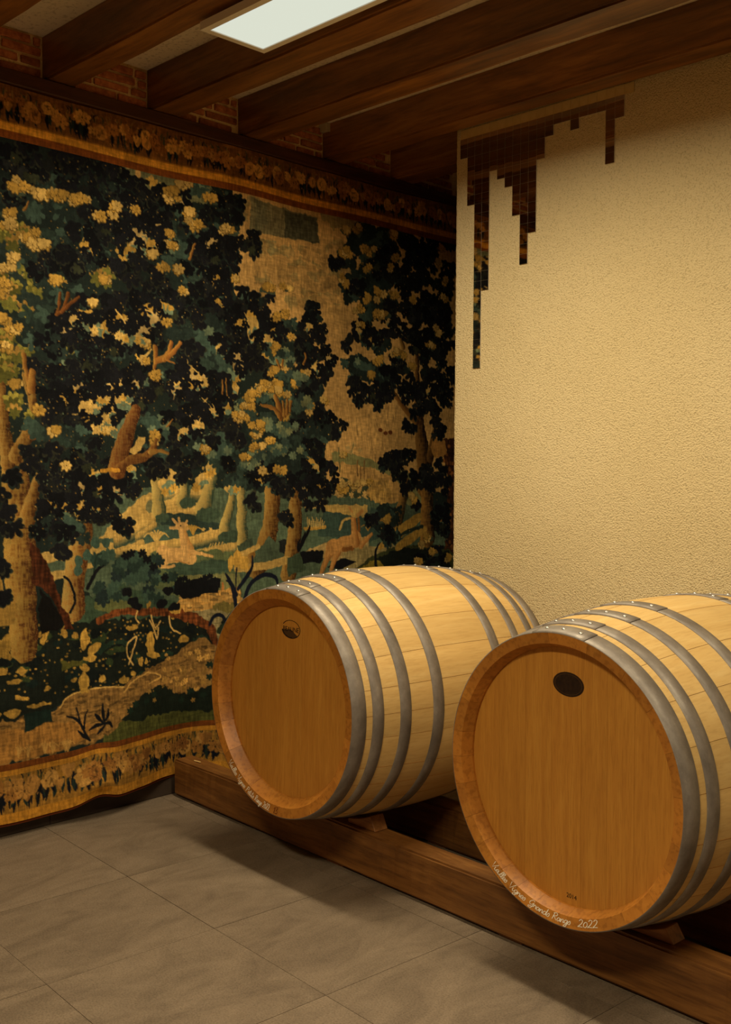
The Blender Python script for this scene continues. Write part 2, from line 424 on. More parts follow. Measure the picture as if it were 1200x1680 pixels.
rail('barrel_rail', 1.50, 3.240, (1.30, 3.2), 0.107, 0.011, 0.180, 'heavy oak rail in the dark under the backs of the barrels', 8.0)

# ------------------------------------------------------------------ barrels
HOOPS = [(0.000, 0.057), (0.084, 0.130), (0.202, 0.250), (0.354, 0.406)]
def arc_frame(phi): return math.cos(phi), math.sin(phi)

def barrel(C, yaw, tilt, L, R0, Rb, chime, nst, seed, label, stave_name='stave'):
    r = random.Random(seed)
    e = empty('wine_barrel', C); e.rotation_euler = (tilt, 0, yaw)
    tag(e, label, 'barrel', 'large oak barrels on the rails')
    H = 0.003
    def R(t): return R0 + (Rb - R0) * (1 - ((t - L / 2) / (L / 2)) ** 2)
    # --- staves of uneven width
    w = [r.uniform(0.7, 1.35) for _ in range(nst)]; tot = sum(w); a = r.uniform(0, 1)
    (r2, t2), (r3, t3) = chime
    ts = [L * k / 22 for k in range(23)]
    for i in range(nst):
        da = 2 * math.pi * w[i] / tot; gap = 0.0006 / R0
        n = 5; A = [a + gap / 2 + (da - gap) * k / n for k in range(n + 1)]; a += da
        sag = 0.0005                                # edges eased, so the joints read
        V, F, MI = [], [], []
        prof = [(R(t) - H, t) for t in ts]
        inner = [(r2, L - t2), (r3, L - t3), (r3, L - t3 - 0.05), (R(L / 2) - 0.03, L / 2), (r3, t3 + 0.05), (r3, t3), (r2, t2)]
        m = len(prof)
        for k, ph in enumerate(A):
            ease = sag if k in (0, n) else 0.0
            for (rr, t) in prof: V.append(((rr - ease) * math.cos(ph), t, (rr - ease) * math.sin(ph)))
        for k in range(n):
            for j in range(m - 1):
                F.append([k * m + j, k * m + j + 1, (k + 1) * m + j + 1, (k + 1) * m + j]); MI.append(0)
        # end grain, chime and inside
        loop = [prof[-1]] + inner + [prof[0]]; q = len(loop); base = len(V)
        for k, ph in enumerate(A):
            for (rr, t) in loop: V.append((rr * math.cos(ph), t, rr * math.sin(ph)))
        sharp = base
        for k in range(n):
            for j in range(q - 1):
                F.append([base + k * q + j, base + k * q + j + 1, base + (k + 1) * q + j + 1, base + (k + 1) * q + j]); MI.append(1)
        for k in (0, n):                             # stave sides
            s = len(V); full = prof + loop[1:-1]
            for (rr, t) in full: V.append((rr * math.cos(A[k]), t, rr * math.sin(A[k])))
            f = list(range(s, s + len(full))); F.append(f if k else f[::-1]); MI.append(1)
        me = mesh(stave_name, V, F, [M['stave'], M['rim']], midx=MI)
        sm = [j == 0 for j in MI]; me.polygons.foreach_set('use_smooth', sm)
        obj('stave', me, e)
    # --- hoops with riveted overlap
    spans = HOOPS + [(L - b, L - a0) for a0, b in HOOPS[::-1]]
    N = 120
    rv = None
    for hi, (t0, t1) in enumerate(spans):
        V, F = [], []
        tm = (t0 + t1) / 2
        pr = [(R(t0) - H, t0), (R(t0), t0 + 0.0006), (R(tm), tm), (R(t1), t1 - 0.0006), (R(t1) - H, t1)]
        for k in range(N):
            c, s = arc_frame(2 * math.pi * k / N)
            for (rr, t) in pr: V.append((rr * c, t, rr * s))
        for k in range(N):
            k2 = (k + 1) % N
            for j in range(4): F.append([k * 5 + j, k * 5 + j + 1, k2 * 5 + j + 1, k2 * 5 + j])
        ctr = math.radians(r.uniform(86, 96)); span = math.radians(13)
        st = len(V); K = 10
        pr2 = [(R(t0) - H, t0 - 0.0003), (R(t0) + 0.0022, t0 + 0.0003), (R(tm) + 0.0022, tm), (R(t1) + 0.0022, t1 - 0.0003), (R(t1) - H, t1 + 0.0003)]
        for k in range(K + 1):
            c, s = arc_frame(ctr - span + 2 * span * k / K)
            for (rr, t) in pr2: V.append((rr * c, t, rr * s))
        for k in range(K):
            for j in range(4): F.append([st + k * 5 + j, st + k * 5 + j + 1, st + k * 5 + j + 6, st + k * 5 + j + 5])
        F.append([st, st + 1, st + 2, st + 3, st + 4][::-1]); F.append([st + K * 5 + j for j in range(5)])
        me = mesh('hoop', V, F, M['hoop']); me.polygons.foreach_set('use_smooth', [len(p.vertices) == 4 for p in me.polygons])
        ho = obj('hoop', me, e)
        if rv is None:
            RV, RF = [], []
            for q, (rad, hh) in enumerate(((0.0068, 0.0), (0.0058, 0.0024), (0.003, 0.004))):
                for k in range(8): RV.append((rad * math.cos(k * math.pi / 4), rad * math.sin(k * math.pi / 4), hh))
            for q in range(2):
                for k in range(8): RF.append([q * 8 + k, q * 8 + (k + 1) % 8, q * 8 + 8 + (k + 1) % 8, q * 8 + 8 + k])
            RF.append(list(range(16, 24))); rv = mesh('rivet', RV, RF, M['rivet'], smooth=True)
        for dphi in (-8.2, 0.0, 8.2):
            ph = ctr + math.radians(dphi); o = obj('rivet', rv, ho)
            o.location = ((R(tm) + 0.002) * math.cos(ph), tm, (R(tm) + 0.002) * math.sin(ph))
            o.rotation_euler = (0, math.pi / 2 - ph, 0)
    # --- heads made of upright boards
    for side in (0, 1):
        rh = r3 + 0.004; th = t3 + 0.008 if side == 0 else L - t3 - 0.008
        d = 1 if side == 0 else -1
        xs = [-rh]
        while xs[-1] < rh - 0.07: xs.append(xs[-1] + r.uniform(0.085, 0.125))
        xs[-1] = rh
        he = empty('head'); he.parent = e
        for x0, x1 in zip(xs[:-1], xs[1:]):
            x0 += 0.0002; x1 -= 0.0002; n = 10; top = []
            for k in range(n + 1):
                x = x0 + (x1 - x0) * k / n; top.append((x, math.sqrt(max(0.0, rh * rh - x * x))))
            P = top + [(x, -z) for x, z in top[::-1]]
            m = len(P); dz = r.uniform(0, 0.0003)
            b = 0.0004
            V = [(x + (b if x < x0 + 1e-6 else (-b if x > x1 - 1e-6 else 0)), th + d * dz, z) for x, z in P] + [(x, th + d * (dz + 0.001), z) for x, z in P] + [(x, th + d * 0.022, z) for x, z in P]
            F = [list(range(m)) if side else list(range(m))[::-1]]
            for q in (0, m):
                for k in range(m): F.append([q + k, q + (k + 1) % m, q + m + (k + 1) % m, q + m + k])
            bmx = mesh('head_board', V, F, M['head']); obj('head_board', bmx, he)
    return e, t3 + 0.008

BL, tL = barrel((1.188, 2.536, 0.681), -0.0423, -0.0104, 1.117, 0.429, 0.487, ((0.390, 0.004), (0.361, 0.046)), 25, 11,
            'oak wine barrel nearer the tapestry, its small oval stamp only partly inked')
BR, tR = barrel((2.449, 2.535, 0.662), -0.0896, 0.0095, 1.110, 0.429, 0.486, ((0.394, 0.006), (0.380, 0.042)), 24, 23,
            'oak wine barrel at the right with a solid dark oval stamp and the year 2014')

# --- chocks under the barrels
def chock(bx, by, bz, Rr, dx0, dx1, label):
    e = empty('barrel_chock', (bx, by, 0), RA); tag(e, label, 'chock', 'wooden chocks on the rail')
    s = 1 if dx1 > dx0 else -1; n = 6; zr = 0.1802
    top = []
    for k in range(n + 1):
        x = dx0 + (dx1 - dx0) * k / n; top.append((x, bz - math.sqrt(Rr * Rr - x * x) - 0.010))
    P = [(dx0, zr)] + top + [(dx1 + s * 0.028, zr)]
    m = len(P); V = [(x, 0.0, z) for x, z in P] + [(x, 0.066, z) for x, z in P]
    F = [list(range(m)), list(range(m, 2 * m))[::-1]] + [[k, (k + 1) % m, m + (k + 1) % m, m + k] for k in range(m)]
    me = mesh('chock', V, F, M['chock']); bm = bmesh.new(); bm.from_mesh(me); bmesh.ops.recalc_face_normals(bm, faces=bm.faces)
    bmesh.ops.bevel(bm, geom=[ed for ed in bm.edges], offset=0.002, segments=1, affect='EDGES'); bm.to_mesh(me); bm.free()
    obj('wedge', me, e)
chock(1.203, 2.834, 0.677, 0.476, 0.07, 0.200, 'wooden wedge chock on the rail at the right side of the barrel nearer the tapestry')
chock(1.203, 2.846, 0.677, 0.476, -0.07, -0.200, 'wooden wedge chock on the rail at the left side of the barrel nearer the tapestry')
chock(2.476, 2.780, 0.664, 0.476, 0.07, 0.200, 'wooden wedge chock on the rail at the right side of the barrel stamped 2014')
chock(2.476, 2.790, 0.664, 0.476, -0.07, -0.200, 'wooden wedge chock on the rail at the left side of the barrel stamped 2014')

# --- writing on the barrels
GL = {
 'V': ([[(0, 1), (.17, 0), (.40, 1.08)]], .36), 'i': ([[(0, .48), (.04, .08), (.12, 0), (.2, .14)], [(.05, .72), (.07, .76)]], .17),
 'e': ([[(0, .2), (.2, .28), (.2, .46), (.1, .5), (.02, .25), (.08, .02), (.25, .1)]], .22),
 'l': ([[(0, .1), (.18, .65), (.17, .98), (.09, .95), (.06, .2), (.13, 0), (.22, .12)]], .18),
 's': ([[(0, .06), (.13, .5), (.2, .3), (.17, .04), (.02, .02)]], .24),
 'g': ([[(.24, .44), (.1, .5), (.02, .25), (.1, .03), (.22, .22), (.26, .48), (.22, -.25), (.1, -.42), (.04, -.28), (.3, .12)]], .28),
 'n': ([[(0, .48), (.03, 0), (.06, .34), (.15, .5), (.2, .34), (.22, .04), (.3, .12)]], .27),
 'P': ([[(.03, 0), (.09, 1)], [(0, .88), (.22, 1.03), (.33, .82), (.22, .58), (.07, .5)]], .36),
 't': ([[(.1, .95), (.06, .12), (.13, 0), (.22, .12)], [(-.03, .62), (.22, .66)]], .19),
 'R': ([[(.03, 0), (.09, 1)], [(0, .88), (.22, 1.03), (.33, .82), (.22, .58), (.09, .52), (.2, .3), (.34, 0)]], .37),
 'a': ([[(.22, .42), (.1, .5), (.02, .22), (.1, .0), (.2, .2), (.23, .48), (.24, .08), (.32, .1)]], .29),
 'G': ([[(.36, .86), (.2, 1.02), (.03, .6), (.08, .3), (.22, .28), (.34, .6), (.36, .5), (.3, -.1), (.16, -.3), (.06, -.1), (.4, .15)]], .4),
 'r': ([[(0, .1), (.07, .54), (.1, .42), (.2, .46), (.2, .1), (.27, .1)]], .24),
 'd': ([[(.22, .42), (.1, .5), (.02, .22), (.1, 0), (.22, .2), (.3, 1.0), (.26, .08), (.34, .1)]], .31),
 '2': ([[(.02, .8), (.13, 1), (.28, .84), (.2, .42), (0, .03), (.1, .06), (.34, .02)]], .38),
 '0': ([[(.14, .72), (.02, .5), (.02, .14), (.14, 0), (.26, .2), (.24, .6), (.12, .72)]], .32),
 '1': ([[(0, .7), (.14, 1), (.1, 0)]], .22), '3': ([[(.04, .92), (.2, 1), (.24, .78), (.1, .56), (.26, .36), (.2, .04), (.02, .06)]], .32),
}
def smooth(P, k=5):
    if len(P) < 3: return P
    out = []
    for i in range(len(P) - 1):
        p0, p1, p2, p3 = P[max(i - 1, 0)], P[i], P[i + 1], P[min(i + 2, len(P) - 1)]
        for j in range(k):
            t = j / k
            out.append(tuple(0.5 * (2 * b + (c - a) * t + (2 * a - 5 * b + 4 * c - d) * t * t + (3 * b - a - 3 * c + d) * t ** 3) for a, b, c, d in zip(p0, p1, p2, p3)))
    return out + [P[-1]]
def writing(e, words, rb, h, wd, mat, depth, name, label):
    for word, a0, a1 in words:
        V, F = [], []
        tot = sum(GL[ch][1] for ch in word); x = 0.0
        for ch in word:
            strokes, adv = GL[ch]
            for st in strokes:
                P = smooth(st) if ch not in 'V1' else st
                Q = []
                for (px, py) in P:
                    th = math.radians(a0 + (a1 - a0) * (x + px + 0.12 * py) / tot); rr = rb - py * h
                    Q.append(Vector((rr * math.cos(th), 0, rr * math.sin(th))))
                s = len(V)
                for i, p in enumerate(Q):
                    d = (Q[min(i + 1, len(Q) - 1)] - Q[max(i - 1, 0)]); d = d.normalized() if d.length > 1e-9 else Vector((1, 0, 0))
                    nrm = Vector((-d.z, 0, d.x)) * wd / 2
                    rr = math.hypot(p.x, p.z); y = depth(rr)
                    for q in (p + nrm, p - nrm): V.append((q.x, y, q.z))
                for i in range(len(Q) - 1): F.append([s + 2 * i, s + 2 * i + 1, s + 2 * i + 3, s + 2 * i + 2])
            x += adv
        o = obj(name, mesh(name, V, F, mat), e); o['label'] = label; o['kind'] = 'stuff'
def depL(rr): return 0.004 * max(0, min(1, (0.425 - rr) / 0.035)) - 0.0008
def depR(rr): return 0.006 * max(0, min(1, (0.425 - rr) / 0.031)) - 0.0008
writing(BL, [('Vieilles', -137, -127.6), ('Vignes', -126.4, -118.2), ('Petits', -116.8, -109.4), ('Rangs', -108.2, -102.0), ('2022', -100.8, -95.2)], 0.4195, 0.0235, 0.0020, M['chalk'], depL, 'chalk_writing', 'white handwriting around the lower rim')
writing(BL, [('13', -92.0, -88.2)], 0.4195, 0.024, 0.0026, M['crayon'], depL, 'crayon_number', 'dark red number 13 on the rim')
writing(BR, [('Vieilles', -128.2, -118.0), ('Vignes', -116.6, -106.6), ('Grands', -104.6, -93.2), ('Rangs', -91.8, -82.2), ('2022', -78.4, -68.0)], 0.4160, 0.0200, 0.0022, M['chalk'], depR, 'chalk_writing', 'white handwriting around the lower rim')

def disc(e, cx, cz, ax, az, y, mat, name, inner=0.0, a0=0.0, a1=360.0, cut=None, rot=0.0):
    V, F = [], []; n = 48; cr, sr = math.cos(rot), math.sin(rot)
    for k in range(n + 1):
        t = math.radians(a0 + (a1 - a0) * k / n)
        for s in (1.0, inner):
            x, z = ax * s * math.cos(t), az * s * math.sin(t)
            V.append((cx + x * cr - z * sr, y, cz + x * sr + z * cr))
    for k in range(n): F.append([2 * k, 2 * k + 1, 2 * k + 3, 2 * k + 2])
    return obj(name, mesh(name, V, F, mat), e)
def text(e, s, x, z, y, size, mat, name):
    cu = bpy.data.curves.new(name, 'FONT'); cu.body = s; cu.size = size; cu.align_x = 'CENTER'; cu.align_y = 'CENTER'; cu.extrude = 0.0002
    tmp = bpy.data.objects.new(name, cu); COL.objects.link(tmp); bpy.context.view_layer.update()
    me = bpy.data.meshes.new_from_object(tmp.evaluated_get(bpy.context.evaluated_depsgraph_get())); bpy.data.objects.remove(tmp, do_unlink=True)
    me.materials.clear(); me.materials.append(mat); me.name = name
    o = obj(name, me, e); o.location = (x, y, z); o.rotation_euler = (math.pi / 2, 0, 0); o['kind'] = 'stuff'
    return o
st = empty('head_stamp'); st.parent = BL; st['label'] = 'thin oval cooper stamp, lower half inked dark'
yb = tL - 0.0006
disc(st, 0.016, 0.274, 0.056, 0.035, yb, M['brand'], 'stamp_ring', 0.93, -80, 150)
disc(st, 0.016, 0.274, 0.056, 0.035, yb, M['brand_letter'], 'stamp_fill', 0.0, 188, 318)
disc(st, 0.016, 0.274, 0.054, 0.034, yb - 0.0002, M['brand'], 'stamp_edge', 0.86, 186, 280)
text(st, 'BEAUNE', 0.016, 0.273, yb - 0.0004, 0.026, M['brand'], 'stamp_word')
st2 = empty('head_stamp'); st2.parent = BR; st2['label'] = 'solid dark oval cooper stamp'
yb = tR - 0.0006
disc(st2, 0.003, 0.272, 0.0575, 0.036, yb, M['brand'], 'stamp_fill', 0.0)
disc(st2, 0.003, 0.272, 0.051, 0.031, yb - 0.0002, M['brand_letter'], 'stamp_ring', 0.96)
text(BR, '2014', 0.021, -0.353, yb, 0.019, M['brand'], 'year_stamp')

# a pale splinter of wood left on the rail end
sp = bm_obj('wood_splinter', box_bm(-0.022, 0.022, -0.004, 0.004, 0, 0.004, 0.0015), M['stave']); sp.location = (0.175, 2.905, 0.1815); sp.rotation_euler = (0, 0, 0.1)
tag(sp, 'pale wood splinter lying on the rail end by the tapestry', 'wood chip')

# ------------------------------------------------------------------ tapestry: the woven picture
# The picture is drawn by code on a grid of stitches in cloth space (u along the wall, v up), then woven
# into the cloth as one colour per stitch.  Its points are image pixel coordinates, mapped onto the cloth by the homography below.
IMG_MAP = (0.001235038560606724, -4.2849472327566676e-05, 1.421045576744679, 1.0258164895653524e-05, -0.0017386518418001096, 1.3308358544982553, -0.00041908625456187683, -1.97337172278127e-05)
U0, U1, V0, V1, PX = 0.62, 3.62, -1.034, 1.098, 0.00130
CW, CH = int((U1 - U0) / PX), int((V1 - V0) / PX)

def weave_picture():
    rg = np.random.RandomState(4)
    img = np.zeros((CH, CW, 3), np.float32)
    def from_img(x, y):  # image pixel coordinates to stitch coordinates
        w = IMG_MAP[6] * x + IMG_MAP[7] * y + 1
        u = (IMG_MAP[0] * x + IMG_MAP[1] * y + IMG_MAP[2]) / w; v = (IMG_MAP[3] * x + IMG_MAP[4] * y + IMG_MAP[5]) / w
        return (u - U0) / PX, (V1 - v) / PX
    def C(*c): return np.array(c, np.float32) / 255
    def smooth_noise(cx, cy, seed):
        r = np.random.RandomState(seed); gw, gh = int(CW / cx) + 3, int(CH / cy) + 3
        g = r.rand(gh, gw).astype(np.float32)
        xs = np.arange(CW) / cx; ys = np.arange(CH) / cy
        x0 = xs.astype(int); y0 = ys.astype(int); fx = xs - x0; fy = ys - y0
        fx = fx * fx * (3 - 2 * fx); fy = fy * fy * (3 - 2 * fy)
        a = g[y0][:, x0] * (1 - fx) + g[y0][:, x0 + 1] * fx
        b = g[y0 + 1][:, x0] * (1 - fx) + g[y0 + 1][:, x0 + 1] * fx
        return a * (1 - fy)[:, None] + b * fy[:, None]
    NX = (smooth_noise(9, 9, 1) - .5) * 2 + (smooth_noise(30, 30, 2) - .5) * 2
    NY = (smooth_noise(9, 9, 3) - .5) * 2 + (smooth_noise(30, 30, 5) - .5) * 2
    TH = smooth_noise(3, 14, 6) * .6 + smooth_noise(14, 3, 7) * .4      # threads
    BL = smooth_noise(60, 45, 8)                                       # worn blotches

    def window(x0, x1, y0, y1):
        x0 = max(0, int(x0)); y0 = max(0, int(y0)); x1 = min(CW, int(x1) + 2); y1 = min(CH, int(y1) + 2)
        return (x0, x1, y0, y1) if x1 > x0 and y1 > y0 else None
    def put(w, m, col, var=0.10, alpha=1.0):
        x0, x1, y0, y1 = w
        t = img[y0:y1, x0:x1]
        k = (1 + var * 2 * (TH[y0:y1, x0:x1] - .5))[..., None]
        a = (m * alpha)[..., None]
        t[:] = t * (1 - a) + (col * k) * a
    def poly(P, col, rough=3.0, var=.12, alpha=1.0, img_px=True):
        Q = np.array([from_img(*p) if img_px else p for p in P]); pad = rough * 3 + 2
        w = window(Q[:, 0].min() - pad, Q[:, 0].max() + pad, Q[:, 1].min() - pad, Q[:, 1].max() + pad)
        if not w: return
        x0, x1, y0, y1 = w
        X, Y = np.meshgrid(np.arange(x0, x1, dtype=np.float32), np.arange(y0, y1, dtype=np.float32))
        X += NX[y0:y1, x0:x1] * rough; Y += NY[y0:y1, x0:x1] * rough
        m = np.zeros(X.shape, bool); n = len(Q)
        for i in range(n):
            (ax, ay), (bx, by) = Q[i], Q[(i + 1) % n]
            if ay == by: continue
            c = ((ay > Y) != (by > Y)) & (X < (bx - ax) * (Y - ay) / (by - ay) + ax); m ^= c
        put(w, m.astype(np.float32), col, var, alpha)
    def ell(cx, cy, a, b, ang, col, var=.08, rough=0.0, alpha=1.0, soft=False):          # canvas space
        r = max(a, b) + rough * 3 + 1; w = window(cx - r, cx + r, cy - r, cy + r)
        if not w: return
        x0, x1, y0, y1 = w
        X, Y = np.meshgrid(np.arange(x0, x1, dtype=np.float32) - cx, np.arange(y0, y1, dtype=np.float32) - cy)
        if rough: X += NX[y0:y1, x0:x1] * rough; Y += NY[y0:y1, x0:x1] * rough
        c, s = math.cos(ang), math.sin(ang)
        d = ((X * c + Y * s) / a) ** 2 + ((-X * s + Y * c) / b) ** 2
        m = np.clip(1.3 - d, 0, 1) * 1.0 if soft else (d < 1).astype(np.float32)
        put(w, m, col, var, alpha)
    def blob(x, y, rx, ry, col, rough=4.0, var=.12, alpha=1.0, soft=False, ang=0.0):       # image pixels
        cx, cy = from_img(x, y); ax, _ = from_img(x + rx, y); _, by = from_img(x, y + ry)
        ell(cx, cy, abs(ax - cx), abs(by - cy), ang, col, var, rough, alpha, soft)
    def stroke(P, W, col, var=.1, rough=1.5, shade=None, taper=False, img_px=True, k=6, bark=0.0, speck=None):
        Q = smooth(P, k) if len(P) > 2 else [tuple(np.array(P[0]) + (np.array(P[1]) - np.array(P[0])) * t) for t in np.linspace(0, 1, 8)]
        ww = np.interp(np.linspace(0, 1, len(Q)), np.linspace(0, 1, len(W)), W) if not np.isscalar(W) else np.full(len(Q), W, float)
        if img_px:
            R = np.array([from_img(*q) for q in Q]); sc = np.array([abs(from_img(q[0] + 1, q[1])[0] - from_img(*q)[0]) for q in Q]); ww = ww * sc
        else: R = np.array(Q)
        pad = ww.max() + rough * 3 + 2
        w = window(R[:, 0].min() - pad, R[:, 0].max() + pad, R[:, 1].min() - pad, R[:, 1].max() + pad)
        if not w: return
        x0, x1, y0, y1 = w
        X, Y = np.meshgrid(np.arange(x0, x1, dtype=np.float32), np.arange(y0, y1, dtype=np.float32))
        X += NX[y0:y1, x0:x1] * rough; Y += NY[y0:y1, x0:x1] * rough
        best = np.full(X.shape, 9e9, np.float32); lat = np.zeros(X.shape, np.float32)
        for i in range(len(R) - 1):
            a, b = R[i], R[i + 1]; d = b - a; L2 = d @ d + 1e-9
            t = np.clip(((X - a[0]) * d[0] + (Y - a[1]) * d[1]) / L2, 0, 1)
            dx, dy = X - a[0] - t * d[0], Y - a[1] - t * d[1]
            h = (ww[i] + (ww[i + 1] - ww[i]) * t) / 2
            q = np.hypot(dx, dy) / np.maximum(h, .3)
            m = q < best; best = np.where(m, q, best); lat = np.where(m, dx / np.maximum(h, .3), lat)
        m = (best < 1).astype(np.float32)
        if shade is None: put(w, m, col, var)
        else:                       # light side on the left, dark wool hatching on the right
            s = np.clip(lat * .5 + .5 + (TH[y0:y1, x0:x1] - .5) * 1.3 * bark, 0, 1)[..., None]
            col3 = np.where(s < .5, col[None, None] * (1 - s * 2) + shade[0] * (s * 2), shade[0] * (2 - s * 2) + shade[1] * (s * 2 - 1))
            put(w, m, col3, var)
            if speck is not None:
                dots = (rg.rand(*m.shape) < .03) & (lat > .35) & (m > 0)
                dots[1:] |= dots[:-1]; put(w, dots.astype(np.float32), speck, .1)
    # ---- leaves
    def lobe(x, y, ang, L, Wd, col, var=.06):
        ell(x + math.cos(ang) * L * .5, y + math.sin(ang) * L * .5, L * .56, Wd * .5, ang, col, var)
        ell(x + math.cos(ang) * L * .72, y + math.sin(ang) * L * .72, L * .33, Wd * .60, ang, col, var)
    def sprig(x, y, size, col, ang=math.pi / 2, n=5, spread=1.25):       # canvas space, hanging leaf
        for k in range(n):
            t = (k / (n - 1) - .5) * 2 if n > 1 else 0
            a = ang + t * spread + rg.uniform(-.12, .12); L = size * (.62 - .16 * abs(t)) * rg.uniform(.9, 1.12)
            lobe(x, y, a, L, size * .225 * rg.uniform(.9, 1.1), col * rg.uniform(.93, 1.07))
        ell(x, y, size * .17, size * .16, 0, col)
    def rosette(x, y, size, col, n=7, dark=None):
        b = rg.uniform(0, 6)
        for k in range(n):
            a = b + k * 2 * math.pi / n + rg.uniform(-.15, .15); L = size * .5 * rg.uniform(.88, 1.1)
            ell(x + math.cos(a) * L * .58, y + math.sin(a) * L * .42, L * .46, L * .27, a, col * rg.uniform(.95, 1.05), .07)
        ell(x, y, size * .24, size * .2, 0, col)
        if dark is not None:
            ell(x, y, size * .05, size * .08, 0, dark)
            for k in range(n):
                a = b + (k + .5) * 2 * math.pi / n; ell(x + math.cos(a) * size * .2, y + math.sin(a) * size * .17, size * .07, size * .018, a, dark, alpha=.6)
    LS = 0.072 / PX                     # leaf size in stitches
    def scatter(x, y, rx, ry, n):
        for _ in range(n):
            while True:
                a, b = rg.uniform(-1, 1), rg.uniform(-1, 1)
                if a * a + b * b <= 1: break
            yield from_img(x + a * rx, y + b * ry)
    dark, dark2, ink = C(20, 20, 22), C(32, 33, 31), C(16, 18, 26)
    tealD, teal, tealL = C(33, 41, 36), C(60, 76, 64), C(98, 110, 84)
    olive, oliveL, grey = C(86, 82, 36), C(136, 122, 52), C(118, 120, 82)
    ochre, ochre2, pale, gold = C(186, 142, 62), C(150, 114, 52), C(204, 164, 88), C(180, 126, 44)
    sky, sky2 = C(192, 148, 84), C(164, 128, 72)
    tL, tM, tD = C(176, 126, 64), C(124, 80, 36), C(54, 30, 15)
    red, redD = C(100, 54, 26), C(62, 32, 17)
    earth, gnd = C(134, 98, 50), C(78, 90, 68)

    def clump(kind, x, y, rx, ry, n=None, size=1.0):
        area = rx * ry; n = n or max(2, int(area / 95))
        if kind == 'D':
            k = .98 if x > 560 else .88; rx, ry = rx * k, ry * k; n = max(2, int(rx * ry / 92))
            blob(x, y - 3, rx * .5, ry * .45, dark2 * .9, 6)
            for (cx, cy) in sorted(scatter(x, y, rx, ry, n), key=lambda p: -p[1]):
                z = LS * size * rg.uniform(.72, 1.0); a = math.pi / 2 + rg.uniform(-.75, .75); k = rg.randint(4, 7); sp = rg.uniform(1.1, 1.6); st = rg.get_state()
                sprig(cx, cy - LS * .25, z * 1.10, (tealD if rg.rand() < .5 else C(44, 44, 34)) * rg.uniform(.75, 1.1), a, k, sp); rg.set_state(st); sprig(cx, cy - LS * .25, z, dark * rg.uniform(.75, 1.25), a, k, sp)
            for (cx, cy) in scatter(x, y, rx * .8, ry * .7, n // 4): sprig(cx, cy, LS * .55, [dark2, tealD, C(44, 46, 32)][rg.randint(3)] * rg.uniform(.8, 1.15), math.pi / 2 + rg.uniform(-1, 1), 5, 1.5)
        elif kind == 'T':
            blob(x, y, rx * .8, ry * .75, tealD, 6)
            for (cx, cy) in scatter(x, y, rx, ry, n): sprig(cx, cy - LS * .2, LS * size * rg.uniform(.6, .95), (tealD if rg.rand() < .55 else teal * .85) * rg.uniform(.8, 1.2), math.pi / 2 + rg.uniform(-.8, .8), rg.randint(4, 7), 1.5)
        elif kind == 'G':
            blob(x, y, rx * .85, ry * .8, teal, 6)
            for (cx, cy) in scatter(x, y, rx, ry, n): rosette(cx, cy, LS * size * rg.uniform(.5, .8), (teal if rg.rand() < .5 else tealL) * rg.uniform(.85, 1.15), 6)
        elif kind == 'L':                      # sun-tipped olive leaves
            blob(x, y, rx * .85, ry * .8, tealD * 1.1, 6)
            for (cx, cy) in sorted(scatter(x, y, rx, ry, n), key=lambda p: p[1]):
                s = LS * size * rg.uniform(.5, .8); c = olive * rg.uniform(.8, 1.2)
                rosette(cx, cy - s * .12, s, (oliveL if rg.rand() < .6 else ochre2) * rg.uniform(.85, 1.1), 6); rosette(cx, cy + s * .12, s * .96, c, 6)
        elif kind == 'O':                      # lit leaf clusters, drawn over
            blob(x, y + ry * .35, rx * .8, ry * .7, tealL * .62, 4); blob(x, y, rx * .55, ry * .5, ochre2 * .9, 4)
            for (cx, cy) in sorted(scatter(x, y, rx * .85, ry * .8, max(2, n)), key=lambda p: -p[1]):
                c = (ochre if rg.rand() < .65 else pale) * rg.uniform(.84, 1.02); z = LS * .60 * size * rg.uniform(.8, 1.2)
                if rg.rand() < .6:
                    st = rg.get_state(); rosette(cx, cy + z * .04, z * 1.1, ochre2 * .62, 7); rg.set_state(st); rosette(cx, cy, z, c, 7, ochre2 * .5)
                else:
                    a = math.pi / 2 + rg.uniform(-.5, .5); st = rg.get_state(); sprig(cx, cy - z * .25, z * 1.22, ochre2 * .62, a, 6, 1.45); rg.set_state(st); sprig(cx, cy - z * .25, z * 1.1, c, a, 6, 1.45)
        elif kind == 'P':                      # gaps of pale sky between leaves
            blob(x, y, rx, ry, pale * rg.uniform(.88, 1.0), 7)
            blob(x + rx * .2, y + ry * .5, rx * .8, ry * .5, tealL * 1.15, 6)
            for (cx, cy) in scatter(x, y, rx, ry, max(2, n // 2)): rosette(cx, cy, LS * .5, ochre * rg.uniform(.9, 1.1), 6, ochre2 * .7)

    def gap(x, y, z, col):                     # glimpse of sky between leaves, its edge cut by hanging lobes
        cx, cy = from_img(x, y); z = z / PX * .0019
        ell(cx, cy, z * .78, z * .62, 0, col, .12, 5); ell(cx + z * .1, cy + z * .36, z * .6, z * .26, 0, tealL * 1.05, .1, 4)
        for _ in range(3):
            a = rg.uniform(0, 6.3); L = z * rg.uniform(1.0, 1.5); b = a + rg.uniform(-.5, .5)
            stroke([(cx, cy), (cx + math.cos(a) * L * .55, cy + math.sin(a) * L * .5), (cx + math.cos(b) * L, cy + math.sin(b) * L * .9)], (z * .24, z * .14, z * .06), col, .1, 1.2, img_px=False)
        for k in range(4):
            a = k * 1.57 + rg.uniform(-.5, .5); q = (cx + math.cos(a) * z * 1.25, cy + math.sin(a) * z * 1.05 - LS * .3)
            sprig(q[0], q[1], LS * rg.uniform(.55, .8), dark * rg.uniform(.75, 1.25), math.pi / 2 + rg.uniform(-.6, .6), rg.randint(4, 7), 1.4)

    hue = np.array([.98, 1.07, 1.06], np.float32)
